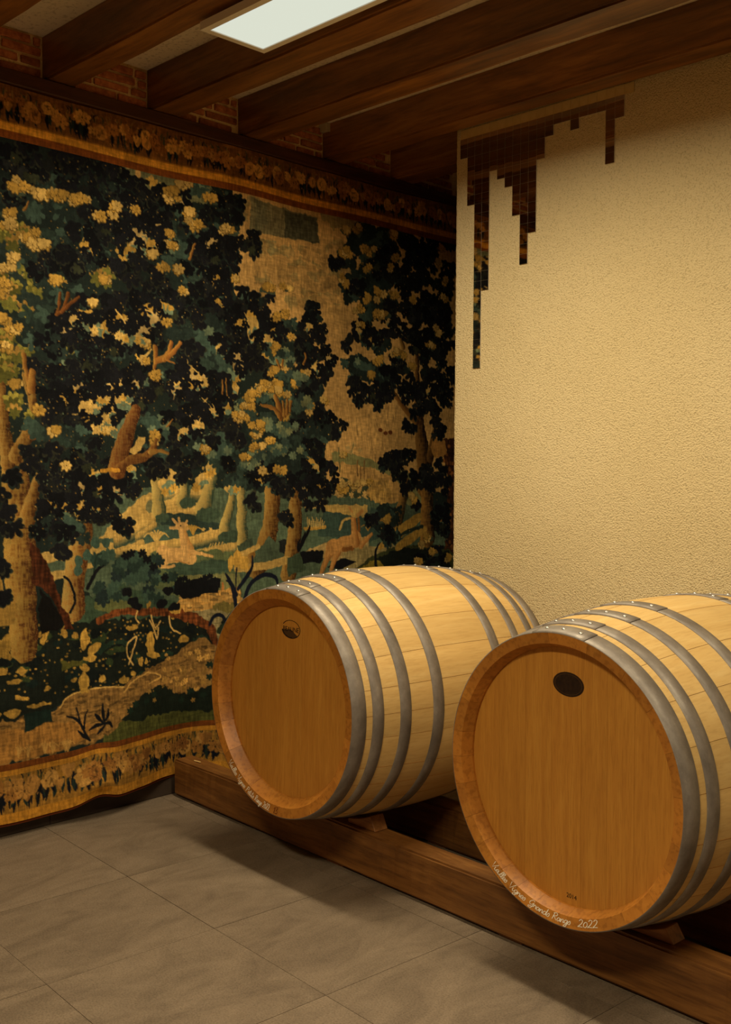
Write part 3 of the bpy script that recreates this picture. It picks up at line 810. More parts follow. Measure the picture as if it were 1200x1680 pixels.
    def trunk(P, W, bark=.8, speck=True, c=(None, None, None)): stroke(P, W, (tL if c[0] is None else c[0]) * hue, .14, 2, ((tM if c[1] is None else c[1]) * hue, (tD if c[2] is None else c[2]) * hue), bark=bark, speck=C(150, 104, 54) if speck else None)
    def ridge(P, W, c, depth=14):              # sunlit bank that shades away below its crest
        n = 6
        for k in range(n, 0, -1):
            f = k / n; col = c * (1 - f) + C(50, 64, 52) * f if f > .3 else c * .93
            stroke([(x, y + depth * f) for x, y in P], W * 1.15, col, .14, 1.5)
        stroke(P, W, c, .14)

    # ================================================= field, from back to front
    img[:] = tealD * .9
    poly([(380, 300), (770, 390), (770, 800), (540, 830), (520, 640), (385, 500)], sky, 4, .14)
    for (x, y, rx, ry, c, a) in [(420, 350, 26, 24, C(104, 102, 70), .5), (565, 352, 40, 26, C(110, 100, 62), .6),
                                 (410, 352, 8, 20, sky, .8), (445, 345, 10, 24, sky, .7), (500, 455, 46, 22, sky2 * .85, .3), (560, 440, 30, 20, sky2 * .9, .3), (450, 445, 30, 24, sky2 * .9, .3), (440, 402, 14, 14, grey, .6), (470, 410, 10, 10, grey, .5),
                                 (520, 420, 60, 8, sky * 1.05, .6), (640, 690, 40, 30, sky * .92, .5), (600, 700, 30, 20, sky * 1.05, .6), (560, 500, 20, 40, sky2, .5)]:
        blob(x, y, rx, ry, c, 8, .2, a)
    for _ in range(170):                       # faded patches of greenish wool
        x, y = rg.uniform(420, 590), rg.uniform(400, 500); blob(x, y, rg.uniform(3, 12), rg.uniform(2, 7), [sky2 * .85, C(132, 116, 70), sky * .95][rg.randint(3)], 7, .2, .55)
    stroke([(380, 382), (440, 390), (525, 403)], 7, sky * 1.02, .15, 2)
    poly([(408, 326), (520, 356), (524, 400), (470, 391), (408, 378)], C(92, 90, 64), 3, .3, .75)
    poly([(468, 345), (520, 358), (523, 399), (466, 389)], C(66, 64, 46), 3, .3, .8)
    poly([(180, 240), (345, 290), (345, 335), (260, 330), (190, 300)], C(104, 102, 68), 4, .2)
    for (x, y) in [(195, 262), (212, 265), (227, 285), (205, 258)]: blob(x, y, 5, 12, sky, 2)
    for _ in range(26):                        # mended threads in the sky
        x, y = rg.uniform(560, 735), rg.uniform(650, 790); stroke([(x, y), (x + rg.uniform(-3, 3), y + rg.uniform(6, 22))], 1.0, sky2 * .8, .1, .6)
    for (x, y) in [(624, 706), (640, 710), (632, 711)]: blob(x, y, 3.5, 3.5, red, 1.5)
    # far hill and pale bushes
    poly([(545, 742), (575, 744), (604, 752), (625, 765), (660, 772), (700, 790), (700, 850), (545, 850)], C(126, 120, 72), 3)
    poly([(548, 760), (600, 764), (640, 780), (660, 800), (660, 840), (548, 840)], C(186, 142, 78), 5, .2)
    for (x, y) in [(570, 735), (580, 730), (575, 742), (590, 738)]: rosette(*from_img(x, y), LS * .35, C(170, 140, 84), 6)
    stroke([(555, 735), (556, 775)], 1.6, C(104, 98, 60)); stroke([(575, 742), (580, 730)], 1.5, C(104, 98, 60))
    for (x, y, h) in [(585, 780, 24), (590, 785, 20), (596, 778, 22)]: stroke([(x, y), (x + 1, y - h)], 2, C(120, 88, 48))
    for (x, y, rx, ry) in [(562, 790, 12, 10), (575, 805, 16, 14), (592, 812, 14, 12), (556, 812, 10, 10), (605, 800, 14, 12)]:
        blob(x, y + 5, rx, ry, C(66, 70, 48), 4)
        for (cx, cy) in scatter(x, y, rx, ry, 7): rosette(cx, cy, LS * .36, C(190, 150, 84) * rg.uniform(.85, 1.1), 6, C(100, 84, 46))
    blob(622, 808, 20, 22, C(180, 134, 62), 6, .3)
    for (cx, cy) in scatter(622, 808, 22, 20, 40): ell(cx, cy, 6, 3, 1.3, C(196, 150, 76) * rg.uniform(.8, 1.1))
    # middle ground
    poly([(100, 812), (300, 796), (560, 815), (760, 840), (760, 1000), (380, 1060), (100, 960)], gnd, 5, .18)
    poly([(60, 905), (140, 905), (190, 850), (235, 815), (256, 808), (258, 845), (215, 880), (150, 930), (60, 960)], pale * .9, 3, .15)
    blob(248, 832, 9, 12, C(112, 108, 72), 3); poly([(60, 925), (130, 915), (190, 905), (190, 916), (120, 928), (70, 940)], gnd, 3); poly([(150, 885), (200, 880), (200, 886), (150, 894)], gnd, 2)
    for P, W, c in [([(266, 808), (280, 807), (296, 805)], 6, pale), ([(270, 826), (285, 822), (298, 812)], 8, pale), ([(272, 838), (305, 834), (333, 828), (341, 812)], 12, pale * .96), ([(315, 806), (338, 806)], 5, pale),
                    ([(190, 881), (227, 861), (254, 845)], 10, pale * .92), ([(222, 879), (254, 858)], 4, pale * .9), ([(190, 902), (215, 895), (232, 888)], 6, pale * .9)]: ridge(P, W, c, 13)
    poly([(266, 842), (305, 842), (340, 852), (374, 866), (374, 882), (330, 874), (290, 868), (262, 860)], C(46, 58, 50), 3)
    poly([(262, 862), (300, 868), (360, 878), (300, 884), (240, 896), (235, 880)], C(70, 88, 72), 3)
    for P, W, c in [([(213, 908), (240, 896), (295, 888)], 8, pale), ([(310, 886), (340, 878), (366, 871)], 9, pale), ([(327, 905), (360, 898), (392, 890)], 6, pale * .95), ([(240, 906), (262, 896)], 5, pale * .9)]: ridge(P, W, c, 12)
    for k in range(10): stroke([(345 + k * 4.6, 899 - k * 1.1), (347 + k * 4.6, 893 - k * 1.1)], 1.6, pale)
    poly([(245, 905), (300, 900), (392, 905), (392, 975), (300, 985), (230, 950)], C(92, 100, 64), 4)
    poly([(262, 926), (330, 922), (392, 915), (392, 935), (320, 945), (270, 940)], C(64, 80, 62), 4)
    poly([(300, 945), (392, 940), (392, 965), (330, 968)], C(120, 116, 70), 4)
    # right middle ground
    poly([(395, 865), (430, 850), (560, 860), (700, 880), (760, 900), (760, 980), (395, 980)], C(84, 98, 74), 4)
    poly([(468, 832), (520, 828), (600, 828), (600, 848), (560, 846), (530, 836)], pale * .92, 3); poly([(530, 838), (600, 850), (640, 870), (600, 890), (520, 880)], C(58, 74, 62), 3)
    stroke([(497, 868), (515, 867), (532, 864)], 4, ochre); 
    for k in range(12): stroke([(503 + k * 2.3, 865), (502 + k * 2.6, 850 + (k % 3) * 3)], 1.3, pale)
    poly([(500, 905), (540, 888), (600, 880), (600, 905), (560, 925), (520, 915)], C(170, 140, 84), 3, .2); poly([(560, 900), (640, 892), (660, 905), (600, 930), (560, 935)], C(150, 130, 80), 3, .2)
    poly([(575, 935), (600, 915), (640, 898), (690, 892), (760, 900), (760, 990), (560, 990)], C(60, 62, 34), 3); poly([(565, 945), (600, 922), (640, 912), (650, 925), (610, 945), (565, 970)], C(134, 112, 40), 4, .2)
    poly([(610, 915), (660, 898), (700, 900), (735, 905), (735, 950), (640, 940)], C(26, 30, 24), 4)
    poly([(485, 905), (530, 905), (525, 925), (480, 925)], dark, 4); poly([(535, 930), (560, 915), (580, 922), (555, 935)], dark, 2)
    # standing deer
    fawn, fawnD = C(184, 130, 68), C(132, 82, 36)
    for P, W in [([(540, 905), (533, 920), (524, 945)], (14, 9, 5)), ([(552, 905), (545, 922), (540, 940)], (10, 7, 5)), ([(588, 895), (597, 885), (606, 876)], (9, 6, 4))]: stroke(P, W, fawn, .12, 1, (fawn, fawnD), bark=.3)
    blob(560, 893, 26, 12, fawn, 1.5, .15, ang=-.25); blob(580, 882, 9, 13, fawn, 1.5); blob(545, 898, 12, 13, fawn, 1.5)
    stroke([(560, 902), (575, 899)], 5, fawnD, .15, 2)
    stroke([(579, 890), (578, 870), (577, 852)], (14, 10, 8), fawn, .1, 1, (fawn, fawnD), bark=.3)
    blob(580, 844, 7, 6, pale * .95, 1); stroke([(584, 846), (592, 838)], 5, fawn); stroke([(555, 868), (560, 856), (572, 850)], 3, pale * .95); stroke([(575, 840), (570, 832)], 3, fawn); stroke([(585, 852), (586, 870)], 4, fawnD)
    # reclining deer
    hide, hideD = C(206, 158, 92), C(168, 118, 60)
    blob(290, 911, 34, 13, hide, 1.5, .14); blob(268, 912, 13, 18, hide, 1.5, .14); blob(314, 917, 10, 10, hide, 1.5)
    stroke([(300, 872), (304, 886), (309, 902)], (13, 15, 22), hide, .12, 1, (hide, hideD), bark=.3)
    blob(299, 864, 11, 6.5, hide, 1); blob(307, 867, 6, 4, hide * .95, 1)
    for P in [[(292, 862), (284, 853)], [(290, 866), (279, 867)], [(295, 860), (293, 850)], [(305, 860), (307, 856)]]: stroke(P, 4, hide)
    stroke([(316, 905), (330, 908), (350, 914)], (6, 4), hide); stroke([(258, 929), (274, 931), (286, 929)], 4.5, hide); stroke([(258, 920), (254, 930)], 4, hide)
    blob(297, 863, 1.4, 1.2, dark, 0); stroke([(290, 921), (312, 924)], 1.5, hideD)
    def fan(x, y, n, L, c, w=2.2, spread=1.0):
        for k in range(n):
            t = (k / (n - 1) - .5) * 2; stroke([(x, y), (x + t * L * .45 * spread, y - L * (.8 - .1 * abs(t))), (x + t * L * .9 * spread, y - L * (.95 - .5 * abs(t)))], (w, w, .8), c)
    fan(256, 892, 6, 24, pale, 3); fan(222, 912, 6, 20, pale, 2.4, .8); fan(318, 876, 6, 16, ochre, 2.4); fan(600, 870, 4, 12, ochre2)
    for (x, y) in [(335, 869), (347, 869), (240, 896)]: rosette(*from_img(x, y), LS * .26, pale, 5)
    # rocks and water
    poly([(290, 992), (315, 978), (345, 972), (392, 962), (392, 1000), (352, 1002), (300, 1012)], C(190, 140, 70), 4, .3)
    for _ in range(40):
        x, y = rg.uniform(296, 390), rg.uniform(972, 1002); blob(x, y, rg.uniform(4, 9), rg.uniform(1.5, 3), C(196, 150, 80) * rg.uniform(.6, 1.1), 2)
    poly([(300, 1010), (345, 998), (392, 996), (392, 1075), (350, 1070), (345, 1030)], C(150, 132, 88), 3, .2)
    for _ in range(30):
        x, y = rg.uniform(305, 390), rg.uniform(1000, 1060); stroke([(x, y), (x + 14, y - 1)], 1.0, C(120, 108, 72))
    for x, y in [(301, 976), (332, 972), (365, 966)]: stroke([(x, y), (x, y - 9)], 3.4, C(176, 112, 56))

    # trunks behind the leaves
    lt = (C(206, 160, 88), C(160, 124, 70), C(44, 52, 40))
    for P, W in [([(257, 786), (259, 815), (262, 838)], (17, 18, 24)), ([(303, 786), (303, 806), (300, 822)], (13, 13, 20)), ([(350, 762), (345, 800), (334, 836)], (17, 17, 26)), ([(388, 778), (380, 820), (368, 872)], (11, 12, 18))]: trunk(P, W, .5, False, lt)
    for (x, y, rx, ry) in [(305, 826, 14, 8), (338, 845, 20, 12), (372, 880, 18, 10), (262, 850, 12, 8)]: blob(x + 4, y, rx, ry, C(62, 76, 58), 3)
    trunk([(396, 785), (396, 840), (398, 900)], (12, 15, 20), .5, True, lt); poly([(388, 895), (412, 880), (420, 905), (392, 912)], gnd * .85, 3)
    trunk([(446, 806), (442, 860), (430, 905), (418, 922)], (24, 25, 30, 40), .8); poly([(420, 900), (440, 880), (456, 895), (470, 918), (440, 925), (412, 925)], gnd * .9, 3); stroke([(385, 912), (405, 904), (422, 896)], 7, pale * .9)
    poly([(455, 885), (475, 888), (470, 915), (456, 905)], dark2, 3)
    trunk([(482, 810), (482, 860), (476, 905), (470, 940)], (20, 22, 24, 26), .9); stroke([(388, 932), (430, 928), (468, 918)], 10, pale * .88); poly([(468, 915), (490, 905), (500, 935), (468, 945)], C(60, 72, 52), 3)
    trunk([(474, 728), (476, 748), (478, 766)], (11, 11, 13), .7, True, (C(176, 104, 44), C(120, 64, 28), tD)); trunk([(456, 748), (464, 760), (470, 768)], (4, 5, 6), .3, False)
    # right-hand trees
    trunk([(684, 560), (686, 640), (690, 700), (698, 760), (698, 800)], (6, 9, 16, 25, 24), .8, False, (C(150, 98, 48), C(96, 60, 28), C(30, 18, 10)))
    trunk([(708, 750), (714, 715), (722, 690)], (12, 10, 7), .6, False, (C(130, 84, 40), C(84, 52, 26), C(30, 18, 10)))
    trunk([(622, 620), (642, 640), (662, 668), (684, 692)], (4, 6, 7, 9), .5, False, (C(176, 114, 54), C(120, 74, 34), C(50, 28, 14)))
    trunk([(640, 525), (655, 545), (662, 570)], (3, 4, 6), .4, False); 
    trunk([(668, 796), (658, 830), (646, 872)], (15, 15, 22), .7, False, (C(170, 116, 56), C(112, 74, 38), C(34, 30, 20)))
    trunk([(700, 790), (702, 830), (702, 880)], (20, 18, 24), .8, False, (C(180, 118, 52), C(110, 70, 34), C(30, 20, 12)))
    for P, W in [([(620, 897), (650, 876), (690, 848)], (6, 16, 9)), ([(650, 898), (672, 884), (698, 868)], (8, 12, 6))]: stroke(P, W, ochre * .9, .15)
    stroke([(648, 884), (668, 872), (694, 864)], 4, C(40, 48, 38))
    poly([(728, 720), (760, 720), (760, 910), (726, 900), (734, 820)], C(62, 36, 20), 5, .5); 
    for _ in range(50): blob(rg.uniform(728, 750), rg.uniform(730, 900), 2, 3, C(150, 90, 40) * rg.uniform(.5, 1), 1.5)
    blob(722, 845, 9, 10, C(170, 116, 56), 3); blob(722, 735, 12, 18, C(160, 112, 54), 5)

    poly([(345, 1060), (420, 985), (560, 975), (770, 960), (770, 1260), (345, 1260)], C(70, 72, 40), 6, .25)
    for _ in range(220):
        x, y = rg.uniform(360, 800), rg.uniform(990, 1240); blob(x, y, rg.uniform(8, 30), rg.uniform(4, 12), [C(40, 50, 34), C(150, 110, 54), C(26, 30, 24), C(110, 96, 48)][rg.randint(4)], 6)
    # ---- foreground mass, lower left
    poly([(-60, 1030), (40, 1000), (110, 1010), (160, 1012), (250, 1006), (325, 1012), (352, 1045), (352, 1075), (300, 1085), (215, 1120), (190, 1135), (90, 1150), (60, 1175), (-60, 1195)], C(26, 30, 24), 6)
    poly([(120, 985), (200, 960), (290, 990), (290, 1010), (120, 1020)], C(58, 74, 54), 6); poly([(150, 985), (215, 975), (215, 1005), (150, 1000)], C(98, 100, 58), 5)
    for _ in range(60): blob(rg.uniform(0, 330), rg.uniform(1030, 1120), rg.uniform(6, 20), rg.uniform(4, 10), [C(34, 48, 36), C(20, 24, 22), C(48, 58, 34), C(24, 34, 30)][rg.randint(4)], 5)
    stroke([(155, 1020), (175, 1008), (215, 1004), (260, 1004), (300, 1010), (330, 1020), (347, 1034), (352, 1056)], (9, 10, 11, 12, 15, 12, 8), red, .5, 3)
    # shaggy pale mound (resting beast) and turf
    poly([(-60, 1180), (20, 1178), (90, 1160), (98, 1142), (128, 1129), (165, 1125), (195, 1127), (213, 1110), (240, 1096), (285, 1080), (315, 1052), (335, 1045), (354, 1060), (354, 1150), (300, 1150), (260, 1165), (200, 1190), (150, 1215), (-60, 1262)], earth, 4, .25)
    for _ in range(1500):
        x, y = rg.uniform(0, 352), rg.uniform(1060, 1240)
        t = from_img(x, y); i, j = int(t[1]), int(t[0])
        if 0 <= i < CH and 0 <= j < CW and abs(img[i, j, 0] - earth[0]) < .2: blob(x, y, rg.uniform(2, 7), rg.uniform(1.0, 2.4), earth * rg.uniform(.62, 1.22), 2.5)
    stroke([(93, 1158), (102, 1142), (130, 1130), (165, 1126), (196, 1127)], 2.2, C(206, 160, 84)); stroke([(196, 1135), (214, 1116), (240, 1104), (262, 1112), (240, 1122)], 2.2, C(204, 156, 80))
    for _ in range(46):
        x, y = rg.uniform(268, 352), rg.uniform(1070, 1150); rosette(*from_img(x, y), LS * rg.uniform(.2, .4), C(200, 150, 74) * rg.uniform(.65, 1.1), 6, C(96, 62, 28))
    poly([(-60, 1205), (60, 1185), (130, 1180), (150, 1200), (100, 1225), (-60, 1260)], C(144, 100, 46), 4, .25)
    poly([(196, 1180), (235, 1150), (262, 1132), (300, 1146), (354, 1126), (354, 1190), (150, 1225), (160, 1205)], C(74, 74, 34), 4, .25)
    poly([(190, 1180), (215, 1150), (245, 1130), (270, 1128), (290, 1140), (330, 1132), (354, 1120), (354, 1165), (300, 1170), (250, 1175), (215, 1185)], C(26, 32, 24), 5)
    for (x, y) in [(205, 1165), (215, 1155), (250, 1140), (235, 1150), (335, 1140), (315, 1135), (345, 1110), (345, 1090), (300, 1150)]: rosette(*from_img(x, y), LS * .4, C(28, 40, 30), 6); 
    for (x, y) in [(240, 1135), (250, 1150), (320, 1150), (305, 1130), (335, 1120)]: rosette(*from_img(x, y), LS * .3, C(150, 112, 52), 5)
    for x in (25, 40, 68, 80, 100, 104): fan(x, 1240 - x * .12, 5, 22, C(176, 132, 66), 1.6, .5)
    # black lily sprigs
    for P, W in [([(134, 1212), (124, 1188), (118, 1158)], (4, 3, 2)), ([(126, 1190), (116, 1176), (102, 1172)], (3, 4, 2)), ([(128, 1194), (130, 1175), (134, 1162)], (3, 3, 1.5)), ([(136, 1214), (126, 1205), (119, 1196)], (3, 5, 2)),
                 ([(160, 1186), (158, 1170), (158, 1152)], (2, 6, 2)), ([(160, 1182), (166, 1172), (167, 1160)], (2, 5, 2)), ([(158, 1186), (150, 1176), (146, 1170)], (2, 6, 3)), ([(160, 1186), (146, 1190), (135, 1197)], (2, 6, 2)), ([(160, 1186), (168, 1184), (172, 1190)], (3, 6, 3)), ([(160, 1188), (154, 1196), (147, 1204)], (2, 5, 2))]: stroke(P, W, dark, .05, .8)
    # ochre leaves in the dark foreground
    for (x, y, rx, ry, a) in [(72, 1030, 7, 24, .3), (132, 1047, 7, 16, .1), (148, 1062, 14, 8, -.6), (140, 1078, 12, 6, 0), (133, 1095, 7, 7, 0), (130, 1118, 7, 16, 0), (243, 1055, 8, 20, 0), (248, 1075, 12, 6, .2), (100, 1036, 5, 8, 0), (60, 1038, 5, 5, 0), (118, 1040, 5, 5, 0), (160, 1112, 5, 6, 0),
                              (12, 1058, 20, 20, 0), (30, 1098, 10, 5, 0), (20, 1115, 14, 4, 0), (0, 1100, 8, 6, 0), (30, 1142, 14, 3, .2), (60, 1152, 20, 4, 0), (15, 1165, 14, 8, 0), (74, 1125, 6, 4, 0), (115, 1115, 6, 4, 0), (196, 1115, 8, 7, 0), (212, 1105, 5, 5, 0), (226, 1085, 4, 8, 0), (236, 1085, 3, 4, 0), (240, 990, 4, 10, 0), (212, 1028, 10, 4, 0), (288, 1002, 10, 8, 0), (302, 1050, 8, 6, 0)]:
        blob(x, y, rx, ry, ochre * rg.uniform(.78, .98), 3.5, .18, ang=a)
    for (x, y) in [(27, 1072)]: stroke([(14, 1068), (20, 1058), (38, 1060), (40, 1088)], 5, dark, .05, 1)
    poly([(97, 1082), (130, 1082), (130, 1092), (97, 1096)], olive * .9, 3); poly([(35, 1170), (80, 1158), (78, 1180), (35, 1195)], C(24, 36, 30), 3)
    for P in [[(205, 1090), (212, 1070), (220, 1045), (205, 1055), (203, 1075), (212, 1090)], [(246, 1010), (252, 1030), (262, 1020)], [(243, 1018), (250, 1032), (256, 1048), (258, 1030)], [(278, 1012), (282, 1032), (298, 1040)], [(222, 1002), (219, 1015), (224, 1022)]]: stroke(P, 2.6, C(190, 150, 84), .1, 1)
    for _ in range(260):
        x, y = rg.uniform(0, 330), rg.uniform(1015, 1135); t = from_img(x, y); i, j = int(t[1]), int(t[0])
        if 0 <= i < CH and 0 <= j < CW and img[i, j].sum() < .55: ell(*t, rg.uniform(1.5, 4), rg.uniform(1.5, 3), 0, ochre * rg.uniform(.5, .95))

    # ---- second and great trunks on the left
    trunk([(132, 845), (130, 880), (124, 915), (118, 950), (116, 1000)], (36, 38, 36, 34, 36), .8, True, (C(190, 142, 76), C(150, 100, 48), C(74, 38, 18)))
    stroke([(102, 945), (112, 955), (118, 985), (110, 1005)], 4, dark); fan(152, 930, 5, 26, C(46, 64, 54), 5, .9); 
    for (x, y) in [(125, 920), (124, 935), (140, 910), (155, 890), (172, 890), (165, 912), (180, 910)]: blob(x, y, 7, 9, C(62, 82, 68), 2)
    stroke([(150, 940), (155, 912), (170, 906)], 2.4, C(36, 50, 40)); stroke([(140, 965), (155, 935), (170, 928)], (6, 5, 3), dark)
    for (x, y, rx, ry) in [(185, 935, 34, 26), (215, 950, 40, 34), (240, 935, 30, 26), (260, 960, 34, 24), (175, 975, 30, 18)]:
        for (cx, cy) in scatter(x, y, rx, ry, 12): rosette(cx, cy, LS * rg.uniform(.45, .8), [C(40, 54, 46), C(58, 76, 62), C(34, 44, 42)][rg.randint(3)], 7)
    for (x, y) in [(205, 912), (213, 908), (232, 908), (240, 918), (250, 930), (270, 948)]: rosette(*from_img(x, y), LS * .5, dark, 6)
    for (x, y) in [(296, 952), (304, 950), (312, 956), (322, 960), (332, 952), (338, 948), (346, 945), (352, 952), (356, 960), (342, 962), (328, 966), (310, 966), (298, 965)]: rosette(*from_img(x, y), LS * .38, dark, 7)
    poly([(290, 955), (362, 950), (358, 972), (305, 985), (285, 975)], dark, 4)
    for (x, y, a) in [(276, 970, 0), (264, 990, 0), (215, 985, 0), (205, 972, 0), (220, 993, 0), (285, 998, 0)]: blob(x, y, 10, 7, dark, 4)
    # lily by the barrel
    for P, W in [([(387, 930), (384, 970), (386, 1030)], (2, 2, 2.6)), ([(385, 975), (376, 955), (369, 940)], (5, 6, 2)), ([(384, 1000), (378, 960), (370, 952)], (5, 5, 2)), ([(388, 965), (402, 945), (411, 930), (412, 912)], (5, 6, 4, 2)), ([(396, 985), (410, 955), (432, 942), (448, 946), (452, 958)], (5, 6, 6, 5, 3)), ([(345, 1025), (350, 1012), (360, 1008), (368, 1018), (370, 1026)], (4, 5, 5, 4, 3))]: stroke(P, W, ink * 1.4, .05, .8)
    for (x, y, rx, ry) in [(378, 922, 5, 12), (388, 916, 7, 14), (398, 920, 8, 9), (376, 930, 3, 8), (400, 930, 8, 4)]: blob(x, y, rx, ry, ochre, 2)
    for (x, y) in [(480, 905), (488, 895), (496, 885)]: stroke([(488, 902), (x + 6, y - 10), (x + 10, y - 22)], (5, 5, 1.5), dark)
    stroke([(612, 935), (612, 905), (620, 890)], (4, 4, 1.5), dark)

    # great tree
    trunk([(36, 1062), (34, 1000), (30, 950), (30, 900), (32, 850), (26, 800), (22, 750)], (44, 46, 52, 56, 48, 46, 44), 1.0, True, (C(178, 128, 62), C(138, 92, 42), C(66, 36, 18)))
    poly([(46, 885), (60, 900), (78, 930), (92, 970), (105, 1005), (116, 1032), (100, 1030), (88, 990), (64, 962), (50, 955)], redD * 1.1, 3, .5)
    poly([(62, 965), (80, 985), (98, 1012), (96, 1030), (60, 1040)], C(20, 18, 16), 4)
    trunk([(12, 760), (6, 700), (2, 650), (0, 600)], (26, 20, 18, 16), .8); trunk([(24, 748), (42, 715), (50, 680), (52, 645), (51, 612)], (24, 20, 15, 13, 12), .8)
    trunk([(46, 645), (40, 620), (38, 580)], (8, 8, 8), .6, False); trunk([(42, 850), (50, 820), (58, 795), (66, 776)], (26, 20, 16, 14), .7)
    trunk([(48, 718), (72, 720), (92, 732), (108, 750), (120, 758)], (7, 8, 8, 6, 4), .6, False, (C(170, 100, 44), C(120, 64, 28), C(50, 26, 12)))
    trunk([(-30, 1000), (-40, 800), (-60, 600)], (60, 50, 40), .8)
    poly([(0, 930), (0, 985), (24, 990), (22, 1025), (-20, 1030), (-20, 930)], ochre2 * .95, 4)
    # ================================================= leaves: pale gaps, mid greens, darks, then lit rosettes
    for a in [(148, 528, 26, 22), (168, 545, 24, 16), (205, 540, 28, 22), (225, 560, 22, 14), (226, 398, 22, 18), (215, 415, 22, 10), (330, 625, 18, 14), (300, 638, 26, 10), (185, 670, 24, 24), (150, 665, 30, 20), (205, 655, 18, 18), (195, 700, 22, 14), (160, 695, 22, 14), (315, 715, 22, 16), (330, 725, 22, 10), (250, 592, 22, 14), (245, 410, 18, 12), (410, 560, 14, 26), (440, 580, 16, 18),
              (390, 610, 12, 14), (185, 800, 10, 8), (135, 830, 16, 14), (150, 780, 12, 8), (212, 770, 16, 12), (275, 790, 16, 22), (330, 790, 14, 12), (225, 745, 10, 10), (345, 770, 8, 10), (380, 800, 14, 14), (380, 640, 10, 20), (500, 735, 16, 16), (255, 300, 10, 10), (140, 410, 10, 6), (370, 665, 12, 14)]: clump('P', *a)
    for a in [(20, 395, 42, 34), (40, 470, 46, 40), (80, 470, 26, 20), (28, 545, 40, 30), (20, 590, 34, 26), (28, 655, 16, 22), (60, 690, 12, 24), (170, 450, 22, 16), (130, 400, 26, 16), (110, 590, 26, 22), (95, 335, 34, 20)]: clump('L', *a)
    for a in [(130, 400, 60, 34), (60, 430, 40, 24), (110, 500, 50, 34), (70, 540, 40, 40), (120, 620, 50, 40), (160, 580, 40, 30), (90, 690, 40, 30), (120, 720, 40, 30), (320, 400, 60, 50), (300, 440, 40, 40), (300, 530, 40, 40), (345, 520, 50, 60), (270, 600, 40, 30), (350, 620, 40, 60), (260, 700, 44, 26), (290, 740, 50, 24), (350, 730, 44, 30),
              (470, 560, 50, 34), (490, 640, 50, 40), (470, 725, 60, 40), (440, 690, 24, 22), (450, 770, 60, 30), (400, 770, 40, 36), (400, 740, 30, 40), (520, 710, 34, 30), (610, 400, 50, 40), (590, 470, 44, 30), (620, 455, 40, 30), (570, 430, 20, 14), (610, 610, 46, 24), (590, 600, 30, 20), (625, 500, 40, 34), (620, 560, 30, 20), (630, 850, 30, 30), (640, 880, 24, 16), (110, 870, 36, 30), (80, 330, 60, 40), (40, 320, 40, 30), (380, 360, 20, 30)]: clump('T', *a)
    for a in [(300, 410, 28, 14), (320, 310, 28, 14), (300, 350, 18, 14), (340, 560, 20, 20), (240, 620, 24, 16), (355, 738, 34, 18), (255, 695, 26, 12), (460, 650, 18, 12), (430, 650, 16, 12), (450, 700, 16, 12), (110, 600, 14, 12), (350, 480, 20, 16), (400, 500, 10, 30), (370, 600, 14, 30), (200, 800, 24, 14), (250, 770, 18, 12), (140, 600, 26, 12), (120, 690, 18, 14), (595, 600, 16, 10)]: clump('G', *a)
